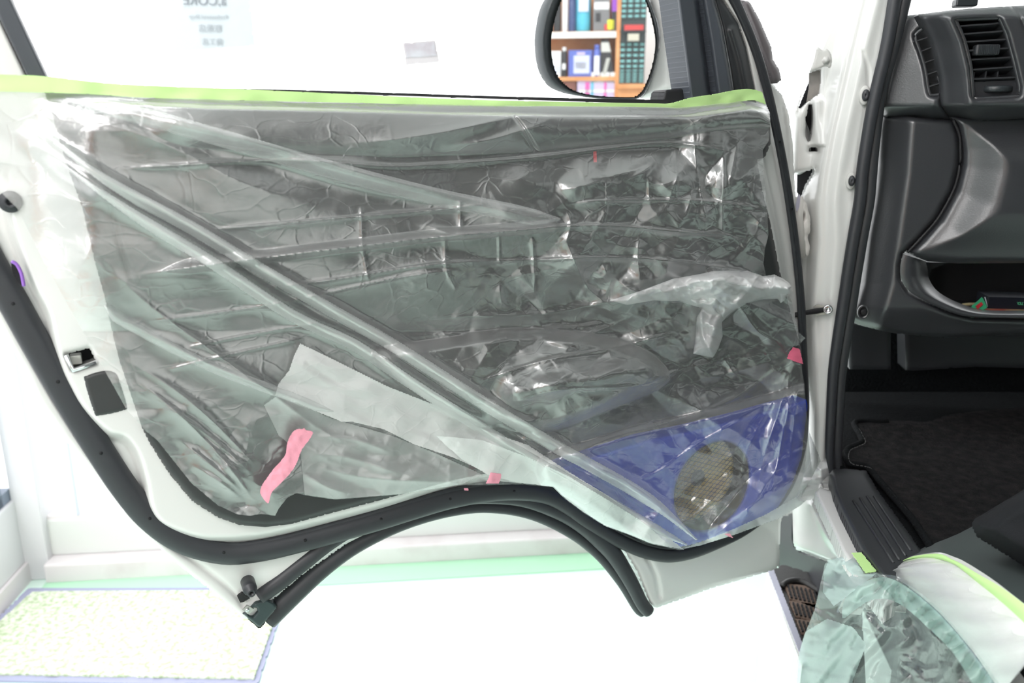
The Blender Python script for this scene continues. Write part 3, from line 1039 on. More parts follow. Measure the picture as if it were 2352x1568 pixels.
# door check arm
tube('check_arm', [JAMB.at(1826, 723, .03), JAMB.at(1850, 718, .022), JAMB.at(1876, 714, .012), JAMB.at(1896, 711, .006)], [.0042, .0042, .005, .004], BLACK, pil, nseg=8)
patch('check_bracket', [(1868, 704), (1878, 699), (1896, 703), (1898, 722), (1878, 724), (1868, 718)], JAMB, STEEL, pil, H=.006, step=2, skirt=.004)
disc_prof('check_pin', JAMB.at(1901, 709, .008), JAMB.n, [(.0075, 0), (.0075, .006), (.0052, .007), (.005, .003), (0, .003)], CHROME, pil, seg=16)
# front wing beyond the gap
patch('front_wing', [(1780, 380), (1830, 262), (1850, 270), (1862, 300), (1866, 350), (1858, 392), (1836, 404), (1810, 400), (1800, 390)], JAMB, WHITE, pil, H=lambda x, y, s: -.09 + line_h(x, y, [(1836, 280), (1842, 340), (1838, 390)], .008, 10), step=4, skirt=.06, round_=.03, rpx=16)

# rubber trim round the door opening
osl = cr([(2064, -60), (2055, 0), (2038, 102), (2017, 191), (2003, 255), (1982, 383), (1975, 460), (1961, 541), (1948, 621), (1936, 701), (1922, 790), (1913, 860), (1908, 954), (1905, 1030), (1908, 1075), (1916, 1100)], 6)
V, Fs = tube_mesh(JAMB.at(osl[:, 0], osl[:, 1], .012), np.interp(osl[:, 1], [-60, 100, 400, 700, 1000, 1100], [.0098, .0094, .0092, .009, .0075, .006]), 12, flat=.8, upv=JAMB.n)
os_ = mk('opening_seal', V, Fs, RUBBER, van)
ol2 = osl + np.stack([np.interp(osl[:, 1], [-60, 0, 60, 200, 280, 400, 1100], [24, 23, 18, 12, 15, 21, 18]), osl[:, 1] * 0], 1)
V, Fs = tube_mesh(JAMB.at(ol2[:, 0], ol2[:, 1], .002), np.interp(osl[:, 1], [-60, 60, 200, 400, 1100], [.0095, .009, .008, .009, .008]), 10, flat=.7, upv=JAMB.n)
mk('opening_seal', V, Fs, PLASTIC, van)

# ---- dashboard
dash = patch('dashboard', [(2024, 262), (2190, 276), (2203, 310), (2205, 344), (2203, 380), (2189, 434), (2152, 500), (2112, 546), (2074, 584), (2068, 610), (2069, 640), (2087, 669), (2125, 692), (2179, 716), (2232, 729), (2352, 732), (2520, 734),
                          (2520, 772), (2352, 768), (2179, 776), (2125, 772), (2060, 766), (2018, 758), (1975, 747), (1950, 737), (1966, 690), (1978, 648), (1991, 541), (2007, 447), (2016, 380), (2020, 300)],
             DASH, DASHPL, van, H=lambda x, y, s: -.05 * sstep(90, 0, x - np.interp(y, [260, 400, 540, 650, 740], [2015, 2005, 1985, 1970, 1945])) - .03 * sstep(700, 775, y), step=4, skirt=.10, round_=.012, rpx=14)
knee = patch('knee_panel', [(2184, 268), (2200, 292), (2209, 344), (2208, 380), (2194, 436), (2157, 504), (2117, 550), (2088, 578), (2100, 588), (2130, 600), (2200, 605), (2352, 604), (2520, 604), (2520, 262), (2300, 262)],
             DASH, DASHPL, dash, H=lambda x, y, s: .012 + .03 * sstep(0, 120, s), step=5, skirt=.08, round_=.016, rpx=16)
tube('panel_seam', DASH.at(*cr([(2190, 276), (2204, 310), (2206, 345), (2205, 380), (2191, 435), (2154, 502), (2114, 548), (2084, 580)], 5).T, .006), .0022, BLACK, dash, nseg=6)
# open tray under the knee panel
OUT = cr([(2074, 583), (2068, 612), (2070, 640), (2088, 668), (2125, 691), (2179, 715), (2232, 728), (2352, 731), (2520, 733)], 6)
INN = cr([(2126, 600), (2131, 620), (2134, 640), (2152, 667), (2192, 691), (2246, 709), (2300, 713), (2352, 713), (2520, 714)], 6)
rows = []
for k in range(7):
    t_ = k / 6
    P = OUT * (1 - t_) + INN * t_
    rows.append(DASH.at(P[:, 0], P[:, 1], .002 + .012 * math.sin(t_ * math.pi * .75) - .055 * t_ ** 2))
loft('tray_lip', np.array(rows)[::-1], DASHPL, dash)
patch('tray_back', [(2100, 585), (2540, 585), (2540, 735), (2130, 735)], DASH, BLACK, dash, H=-.17, step=20, skirt=.0)
tzp = DASH.at(2260, 716, -.055)
TRAYZ = tzp[2] - .004
tp0 = DASH.at(2130, 716, -.05)
box('tray_floor', np.array([tp0[0], tp0[1], TRAYZ - .004]), VR * .5, VD * .15, EZ * .004, BLACK, dash)
patch('tray_side', [(2112, 598), (2134, 602), (2180, 603), (2140, 618), (2134, 640), (2118, 640)], DASH, PLASTIC, dash, H=-.08, step=4, skirt=.09)
# lower edge roll
disc_prof('screw_recess', DASH.at(1982, 716, -.015), DASH.n, [(.0115, -.002), (.0115, .003), (.0095, .0035), (.008, -.001), (0, -.001)], DASHPL, dash, seg=24, sx=.75)
disc_prof('screw_head', DASH.at(1984, 717, -.012), DASH.n, [(.006, -.002), (.0055, .001), (.003, .002), (0, .001)], BLACK, dash, seg=14)

# upper pod: side air outlet panel and main vent housing
side = patch('side_panel', [(2076, 36), (2109, 33), (2138, 102), (2156, 179), (2161, 242), (2176, 262), (2192, 278), (2110, 276), (2036, 271), (2023, 252), (2032, 200), (2042, 153), (2065, 59)], DASH, DASHPL, dash,
             H=lambda x, y, s: .030 - .038 * np.clip(1 - (x - np.interp(y, [30, 150, 250], [2072, 2040, 2022])) / 120, 0, 1) - .045 * sstep(238, 282, y), step=3.5, skirt=.30, round_=.01, rpx=10,
             holes=[cr([(2102, 86), (2106, 76), (2118, 67), (2127, 92), (2140, 120), (2151, 163), (2157, 216), (2141, 219), (2134, 210), (2126, 160), (2114, 118)], 3, True)])
patch('outlet_liner', [(2095, 62), (2130, 60), (2165, 150), (2168, 224), (2128, 226), (2116, 150)], DASH, BLACK, dash, H=-.04, step=5, skirt=.0)
tube('outlet_rim', DASH.at(*cr([(2118, 67), (2105, 77), (2102, 88), (2113, 118), (2125, 160), (2133, 209), (2140, 219), (2157, 217)], 5).T, .020), .0024, DASHPL, dash, nseg=8)
for (xa, ya), (xb, yb) in (((2106, 95), (2130, 87)), ((2116, 119), (2139, 110)), ((2124, 145), (2147, 137)), ((2131, 172), (2153, 164)), ((2134, 200), (2157, 193))):
    pa, pb = DASH.at(xa, ya, .022), DASH.at(xb, yb, .022)
    V, Fs = boxmesh(pa, pb - pa, EZ * .0016, VD * .018)
    mk('outlet_rib', V, Fs, DASHPL, dash, smooth=False)

VH = np.array([(2193, 46), (2200, 44), (2288, 40), (2297, 42), (2313, 77), (2330, 140), (2344, 200), (2342, 219), (2334, 223), (2244, 228), (2236, 224), (2233, 219), (2228, 153), (2212, 89)], float)


def pod_h(x, y, s):
    e = np.interp(y, [0, 34, 102, 179, 242, 280], [2098, 2109, 2138, 2156, 2161, 2192])
    h = .032 + .045 * sstep(0, 75, x - e)
    h -= .06 * sstep(236, 290, y)
    h -= .03 * sstep(44, 5, y)
    h -= line_h(x, y, [(2325, 15), (2346, 45), (2372, 120), (2395, 240)], .005, 4)
    return h


pod = patch('vent_pod', [(2109, 33), (2170, 25), (2234, 19), (2325, 14), (2520, 8), (2520, 274), (2352, 272), (2270, 277), (2193, 278), (2176, 262), (2162, 242), (2157, 179), (2139, 102)], DASH, DASHPL, dash,
            H=pod_h, step=4, skirt=.35, round_=.008, rpx=9, holes=[VH])
patch('vent_box', [(2180, 30), (2310, 30), (2360, 240), (2225, 240)], DASH, BLACK, dash, H=.01, step=10, skirt=.0)
tube('vent_rim', DASH.at(*cr(VH, 3, True).T, .066), .0035, DASHPL, dash, nseg=8, closed=True)
for (xa, ya), (xb, yb) in (((2200, 62), (2298, 55)), ((2211, 80), (2307, 73)), ((2217, 98), (2312, 92)), ((2223, 118), (2319, 112)), ((2228, 139), (2325, 133)), ((2231, 162), (2330, 155)), ((2235, 183), (2338, 179))):
    pa, pb = DASH.at(xa, ya, .062), DASH.at(xb, yb, .062)
    V, Fs = boxmesh(pa - VD * .0, pb - pa, EZ * .0022, VD * .026 - EZ * .008)
    mk('vent_slat', V, Fs, PLASTIC, dash, smooth=False)
for px in (2234, 2261, 2288):
    pa = DASH.at(px, 182, .056)
    V, Fs = boxmesh(pa, VR * .002, EZ * .011, VD * .02)
    mk('vent_vane', V, Fs, PLASTIC, dash, smooth=False)
kp = DASH.at(2270, 114, .070)
kn = box('vent_knob', kp - VR * .0165 - EZ * .0075, VR * .033, VD * .016, EZ * .015, PLASTIC, dash, bevel=.003)
ribs = [boxmesh(kp - VR * .0125 + VR * .0023 * i - EZ * .006 - VD * .0012, VR * .0011, VD * .003, EZ * .012) for i in range(12)]
V, Fs = joinm(ribs)
mk('knob_ribs', V, Fs, MHOUSE, dash, smooth=False)['kind'] = 'stuff'
patch('vent_sill', [(2231, 188), (2341, 184), (2344, 220), (2240, 226)], DASH, PLASTIC, dash, H=.056, step=4, skirt=.02)
wc = DASH.at(2286, 205, .046)
disc_prof('thumb_wheel', wc, EZ, [(.020, -.0045), (.022, -.003), (.022, .003), (.020, .0045)], MHOUSE, dash, seg=40, up=(0, 1, 0))
patch('wheel_mark', [(2311, 198), (2318, 197), (2318, 208), (2312, 210)], DASH, GREYP, dash, H=.060, step=2, skirt=.002)

# phone mount on the dash top
pmc = DASH.at(2180, 25, .03) + VD * .05
pm = thing('phone_mount', 'black round suction mount standing on the dashboard top above the vent', 'phone holder', pmc)
disc_prof('suction_base', pmc, EZ, [(.036, -.006), (.037, .0), (.033, .006), (.022, .010), (.020, .024)], BLACK, pm, seg=36)
disc_prof('locking_ring', pmc, EZ, [(.026, .012), (.027, .014), (.027, .022), (.024, .024)], PLASTIC, pm, seg=36)
disc_prof('stem', pmc, EZ, [(.018, .022), (.017, .05), (.012, .055), (.012, .16)], PLASTIC, pm, seg=24)
box('locking_lever', pmc + VR * .014 - VD * .034 + EZ * .008, VR * .030, VD * .02, EZ * .011, MHOUSE, pm, bevel=.002)
tube('charging_cable', cr([pmc + VR * -.02 + EZ * .14, pmc - VR * .032 + EZ * .05, pmc - VR * .044 + EZ * .018, pmc - VR * .058 - EZ * .004], 6), .0016, BLACK, pm, nseg=6)
pm['label'] = 'black round suction mount standing on the dashboard top above the vent'

# things lying in the open tray
tb = np.array([0, 0, 0])


def tray_box(name, label, cat, px0, px1, h, d, dep, m):
    a_ = DASH.at(px0, 712, -dep)
    b_ = DASH.at(px1, 712, -dep)
    a_[2] = b_[2] = TRAYZ
    t_ = thing(name, label, cat, (a_ + b_) / 2)
    V, Fs = boxmesh(a_, b_ - a_, VD * d, EZ * h)
    o_ = mk('carton', V, Fs, m, t_, smooth=False)
    return t_, a_, b_


t1, a_, b_ = tray_box('packet', 'black packet with green lettering upside down in the dashboard tray', 'packet', 2268, 2420, .026, .05, .075, mat('black_card', (.012, .014, .022), .35))
gtxt = mat('green_print', (.12, .62, .30), .5)
ln = np.linalg.norm(b_ - a_)
up_ = (b_ - a_) / ln
text('lettering', 'CO., LTD.', a_ + up_ * .073 + EZ * .0185 - VD * .0008, -up_, -EZ, .0068, gtxt, t1)
flap = [(2260, 683), (2272, 681), (2276, 702), (2266, 705)]
# open end flap: green outside, white edge, red seal
GP = mat('green_card', (.05, .42, .20), .45)
FL = DASH.off(-.065)
patch('end_flap', [(2228, 706), (2256, 682), (2262, 692), (2268, 706), (2258, 712)], FL, GP, t1, H=.006, step=2, skirt=.001)
patch('red_seal', [(2240, 703), (2254, 693), (2259, 699), (2246, 710)], FL, mat('red_print', (.52, .03, .04), .5), t1, H=.008, step=1.5, skirt=.0005)
tube('flap_edge', FL.at(*np.array([(2262, 682), (2265, 692), (2268, 704)], float).T, .004), .0009, PAPER, t1, nseg=6)
tr_ = thing('stirrer', 'pale wooden stick lying beside the black packet in the tray', 'stick', DASH.at(2230, 698, -.11))
tube('stick', [np.append(DASH.at(2212, 700, -.10)[:2], TRAYZ + .006), np.append(DASH.at(2225, 700, -.105)[:2], TRAYZ + .006), np.append(DASH.at(2252, 700, -.11)[:2], TRAYZ + .006)], [.003, .0042, .0042], mat('pale_wood', (.48, .40, .22), .6), tr_, nseg=8, flat=.7)
t2, _, _ = tray_box('wrapper', 'red and tan wrapper lying flat in front of the black packet', 'wrapper', 2266, 2380, .006, .03, .060, mat('red_tan_print', (.42, .10, .07), .5, vary=((.50, .36, .20), 45, .45, .6)))

# ---- footwell
fw = patch('toe_board', [(1925, 730), (2540, 730), (2540, 900), (1925, 900)], DASH, CARPET2, van, H=-.34, step=20, skirt=.0)
for q, hh in (([(1946, 742), (2046, 750), (2046, 848), (1950, 848)], -.20), ([(2078, 760), (2540, 770), (2540, 850), (2240, 842), (2080, 852)], -.24)):
    patch('kick_panel', q, DASH, PLASTIC, van, H=hh, step=6, skirt=.05, round_=.004, rpx=5)
floor_c = patch('cab_floor', [(1925, 840), (2600, 800), (2700, 1700), (2240, 1700), (2100, 1260), (2014, 1130), (1975, 1085), (1930, 1075)], FLOORV, CARPET2, van, H=-.002, step=12, skirt=.03)
cm = thing('car_mat', 'black carpet mat with piped edge lying in the front footwell', 'mat', FLOORV.at(2200, 1080))
MATP = np.vstack([cr([(1964, 966), (1970, 990), (1979, 1012), (1962, 1022), (1944, 1030), (1939, 1048), (1948, 1064), (1980, 1070), (1996, 1076), (2018, 1103), (2060, 1150), (2098, 1196), (2140, 1262), (2200, 1360)], 5),
                  [(2500, 1400), (2560, 925)], cr([(2352, 936), (2260, 942), (2180, 952), (2130, 968), (2090, 966), (2040, 966), (1990, 964)], 4)])
patch('pile', MATP, FLOORV, CARPET, cm, H=lambda x, y, s: .012 + .003 * vnoise(x / 14, y / 9, 9), step=6, skirt=.012, round_=.006, rpx=8)
pip = cr([(2040, 969), (1966, 969), (1972, 992), (1981, 1013), (1964, 1023), (1947, 1031), (1942, 1048), (1951, 1063), (1981, 1069), (1997, 1076), (2020, 1104), (2062, 1152), (2100, 1198), (2142, 1264), (2190, 1345)], 5)
tube('piping', FLOORV.at(pip[:, 0], pip[:, 1], .012), .0055, CARPET2, cm, nseg=8)
st = []
pi2 = cr(pip[5:] + np.array([7, 2]), 2)
P3_ = FLOORV.at(pi2[:, 0], pi2[:, 1], .0165)
for i in range(6, len(P3_) - 2, 3):
    st.append(tube_mesh([P3_[i], P3_[i + 1], P3_[i + 2]], .0007, 5))
V, Fs = joinm(st)
mk('stitching', V, Fs, mat('grey_thread', (.10, .10, .10), .8), cm)['kind'] = 'stuff'

# ---- sill, scuff plate, step
SILL = Plane((.500, 1.168, .7), -VR)
sill = patch('sill_flange', [(1884, 1118), (1912, 1128), (1930, 1168), (1980, 1262), (2014, 1312), (2060, 1380), (2030, 1400), (1978, 1330), (1936, 1268), (1905, 1200), (1872, 1130)], FLOORV, WHITE, van, H=-.004, step=4, skirt=.02, round_=.004, rpx=5)
scf = patch('scuff_plate', [(1905, 1088), (1912, 1078), (1940, 1076), (1990, 1080), (2018, 1128), (2104, 1246), (2160, 1330), (2060, 1360), (2013, 1312), (1978, 1264), (1930, 1170), (1914, 1130)], FLOORV, PLASTIC, van,
            H=lambda x, y, s: .016 + .004 * sstep(0, 10, s), step=4, skirt=.02, round_=.008, rpx=10)
for (xa, ya), (xb, yb) in (((1960, 1150), (2052, 1292)), ((1976, 1144), (2066, 1286)), ((1992, 1140), (2080, 1276)), ((2008, 1140), (2092, 1264))):
    tube('scuff_rib', FLOORV.at(np.linspace(xa, xb, 5), np.linspace(ya, yb, 5), .0205), .0022, PLASTIC, scf, nseg=6)
outer_b = patch('body_side', [(1820, 1165), (1870, 1100), (1890, 1110), (1937, 1268), (2000, 1330), (1990, 1400), (1901, 1290), (1829, 1262), (1822, 1249)], SILL, WHITE, van, H=lambda x, y, s: .0 + line_h(x, y, [(1866, 1160), (1900, 1230), (1935, 1275)], .008, 7), step=4, skirt=.05, round_=.01, rpx=9)
patch('rubber_strip', [(1792, 1186), (1820, 1178), (1818, 1235), (1822, 1252), (1840, 1270), (1900, 1290), (1960, 1330), (1950, 1400), (1880, 1370), (1815, 1330), (1786, 1300)], SILL, RUBBER, outer_b, H=-.06, step=6, skirt=.03)
stp = patch('entry_step', [(1772, 1306), (1800, 1296), (1880, 1320), (1980, 1400), (1990, 1600), (1880, 1600), (1841, 1500), (1838, 1480)], STEP, STEPBLK, van, H=0, step=8, skirt=.06)
patch('step_edge', [(1764, 1309), (1776, 1304), (1842, 1474), (1856, 1520), (1846, 1524)], STEP, LILAC, stp, H=.006, step=3, skirt=.35)
patch('step_trim', [(1760, 1311), (1766, 1309), (1848, 1524), (1842, 1530)], STEP, WHITE, stp, H=.004, step=3, skirt=.30)
tube('step_rib', STEP.at(*cr([(1796, 1345), (1812, 1335), (1840, 1334), (1872, 1352), (1900, 1370)], 4).T, .006), .006, STEPBLK, stp, nseg=8)
for r0, r1, n_, ya in (((1800, 1338), (1874, 1369), 7, 40), ((1812, 1379), (1876, 1400), 6, 38), ((1826, 1420), (1868, 1440), 4, 36)):
    q = [r0, (r0[0] + .22 * 100 * 0 + 64, r0[1] + 8), (r1[0] + 10, r1[1] + ya - 8), (r0[0] + 14, r0[1] + ya - 4)]
    patch('step_pad', q, STEP, BROWNF, stp, H=.004, step=4, skirt=.004)
    for k_ in range(n_):
        xx = r0[0] + 8 + k_ * 10
        yy = r0[1] + 3 + k_ * 2.2
        patch('step_slot', [(xx, yy), (xx + 4, yy + .5), (xx + 13, yy + ya - 10), (xx + 8, yy + ya - 11)], STEP, DARKHOLE, stp, H=.0075, step=2.5, skirt=.004)

# ---- wheel housing, wing and wheel
hous = []
TAPE_T = cr([(2040, 1306), (2059, 1294), (2083, 1281), (2107, 1274), (2157, 1268), (2190, 1278), (2217, 1290), (2277, 1328), (2337, 1374), (2420, 1440)], 5)
TAPE_B = cr([(2050, 1306), (2066, 1294), (2083, 1285), (2112, 1281), (2142, 1281), (2172, 1288), (2200, 1301), (2247, 1339), (2307, 1388), (2400, 1475)], 5)
LIP = cr([(1925, 1400), (1942, 1369), (1978, 1337), (2020, 1321), (2053, 1327), (2098, 1354), (2157, 1405), (2217, 1473), (2250, 1516), (2300, 1592)], 5)
n_ = len(TAPE_T)


def rs(P, n):
    d_ = np.r_[0, np.cumsum(np.linalg.norm(np.diff(P, axis=0), axis=1))]
    t_ = np.linspace(0, d_[-1], n)
    return np.stack([np.interp(t_, d_, P[:, 0]), np.interp(t_, d_, P[:, 1])], 1)


NN = 46
TT, TB, LP = rs(TAPE_T, NN), rs(TAPE_B, NN), rs(LIP, NN)
# wheel-house cover inside the cab, dark, rolling up to the taped edge
CV = rs(cr([(2052, 1302), (2072, 1272), (2100, 1248), (2142, 1225), (2187, 1212), (2236, 1206), (2300, 1206), (2360, 1220), (2440, 1260)], 5), NN)
pin = ARCH.off(-.12)
rows = [pin.at(CV[:, 0], CV[:, 1])]
for k_ in range(1, 7):
    t_ = k_ / 6
    P = CV * (1 - t_) + TT * t_
    rows.append(ARCH.at(P[:, 0], P[:, 1], -.12 * (1 - t_) + .012 * math.sin(math.pi * t_)))
wh = loft('wheel_housing', np.array(rows)[::-1], mat('sea_grey_plastic', (.060, .075, .074), .5, bump=(500, .3, .0003)), van)
rows = []
for k_ in range(9):
    t_ = k_ / 8
    P = TT * (1 - t_) + LP * t_
    rows.append(ARCH.at(P[:, 0], P[:, 1], .004 + .022 * math.sin(t_ * math.pi * .62)))
LAST = rows[-1]
rows.append(LAST - EZ * .006 + VR * .004)
rows.append(LAST - EZ * .006 + VR * .035)
wing = loft('wheel_arch', np.array(rows)[::-1], WHITE, van)
lipd = ARCH.at(LP[:, 0], LP[:, 1], .022) - EZ * .003
tube('arch_lip', lipd, .0022, GASK, wing, nseg=6)
wcn = np.array([.74, .93, .36])
wl = disc_prof('wheel', wcn, -VR, [(.20, -.10), (.31, -.10), (.328, -.085), (.33, 0), (.328, .085), (.31, .10), (.24, .105), (.19, .095), (.18, .06), (.06, .05), (0, .05)], TYRE, van, seg=64)
tr = []
for k_ in range(72):
    an = 2 * math.pi * k_ / 72
    rad = math.cos(an) * VD + math.sin(an) * EZ
    tn = -math.sin(an) * VD + math.cos(an) * EZ
    for sx_ in (-1, 1):
        tr.append(boxmesh(wcn + rad * .322 + VR * (sx_ * .05 - .03), VR * .06, tn * .018, rad * .014))
V, Fs = joinm(tr)
mk('tread_blocks', V, Fs, TYRE, wl, smooth=False)['kind'] = 'stuff'

patch('wheel_well', [(1935, 1300), (2520, 1180), (2520, 1700), (1935, 1700)], ARCH, BLACK, van, H=-.30, step=30, skirt=.0)
# ---- seat side at the far lower edge
SEATP = Plane((.6, .66, .95), (-.75, -.66, .1))
seat = patch('seat', [(2232, 1201), (2240, 1190), (2268, 1180), (2298, 1156), (2337, 1138), (2420, 1080), (2560, 1060), (2560, 1420), (2420, 1345), (2352, 1300), (2290, 1262), (2244, 1233), (2234, 1214)], SEATP, SEATF, van,
             H=lambda x, y, s: .03 * sstep(0, 40, s) + .004 * vnoise(x / 50, y / 50, 4), step=5, skirt=.10, round_=.02, rpx=18)
# ---- rest of the cab that shades the footwell
def vb(name, o, sx, sy, sz, m):
    return box(name, np.asarray(o, float), VR * sx, VD * sy, EZ * sz, m, van)


vb('roof', np.array([.50, -.9, 1.98]), 1.55, 2.3, .04, WHITE)
vb('roof_lining', np.array([.52, -.9, 1.95]), 1.5, 2.2, .02, mat('grey_headliner', (.20, .20, .20), .9))
vb('far_side', np.array([2.05, -1.1, .5]), .05, 2.7, .85, PLASTIC)
vb('rear_bulkhead', np.array([.47, -.32, .6]), 1.55, .05, 1.35, SEATF)
vb('front_panel', np.array([.72, 1.86, .45]), 1.4, .05, .75, WHITE)
# the van's own flank behind the door opening (outside the frame, mirrored softly in the film)
def flank(name, y0, y1, z0, z1, m, off=0.0):
    p = np.array([.335 + .15 * y0, y0, z0]) - VR * off
    q = np.array([.335 + .15 * y1, y1, z0]) - VR * off
    return box(name, p, q - p, VR * .06, EZ * (z1 - z0), m, van)


flank('side_panel', .20, -2.6, .55, 1.98, WHITE)
flank('rocker', .20, -2.6, .30, .55, PLASTIC)

# =================================================================== MASKING FILM ON THE DOOR
FPOLY = [(-140, 214), (0, 207), (207, 213), (482, 226), (800, 233), (1044, 240), (1217, 243), (1500, 245), (1555, 247), (1588, 245), (1668, 235), (1724, 227), (1750, 233), (1759, 238), (1768, 258), (1770, 290), (1765, 325), (1752, 345),
         (1754, 400), (1762, 470), (1765, 540), (1757, 572), (1754, 606), (1760, 634), (1800, 656), (1818, 690), (1826, 730), (1834, 762), (1850, 776), (1836, 792), (1818, 798), (1812, 812), (1838, 834), (1846, 870), (1851, 930),
         (1859, 992), (1879, 1040), (1894, 1084), (1880, 1122), (1840, 1160), (1790, 1190), (1690, 1227), (1610, 1252), (1560, 1263), (1500, 1250), (1440, 1226), (1390, 1208), (1340, 1178), (1300, 1148), (1270, 1118), (1200, 1112),
         (1146, 1113), (1050, 1114), (920, 1135), (850, 1141), (770, 1147), (704, 1138), (681, 1132), (660, 1143), (640, 1168), (632, 1184), (600, 1180), (575, 1184), (545, 1181), (500, 1160), (440, 1110), (400, 1060), (362, 1012), (335, 990),
         (290, 940), (268, 900), (244, 858), (212, 800), (150, 690), (100, 600), (40, 480), (-140, 300)]
BAFC = cr(baf, 3, True)
FOLD_U = [(40, 268), (123, 325), (253, 410), (444, 513), (597, 605), (789, 716), (914, 787), (1125, 922), (1300, 1026), (1349, 1052), (1498, 1140), (1602, 1238)]
FOLD_L = [(20, 296), (138, 371), (291, 471), (483, 586), (674, 712), (819, 781), (929, 855), (1107, 970), (1240, 1052), (1380, 1130), (1500, 1200), (1580, 1250)]


def film_base(x, y):
    h = pan_h(x, y, None) + .010
    hang = np.interp(y, [0, 225, 262, 300, 560, 640, 760, 900, 1000, 1300], [.044, .046, .062, .068, .070, .066, .050, .052, .050, .050])
    hang = hang * sstep(60, 230, x) + .046 * (1 - sstep(60, 230, x))
    h = np.maximum(h, hang)
    d, _, _, ins, _ = poly_dist(x, y, BAFC)
    k = sstep(-75, -10, np.where(ins, d, -d))
    h = np.maximum(h, k * (BH + .016))
    h = np.maximum(h, .044)
    return h


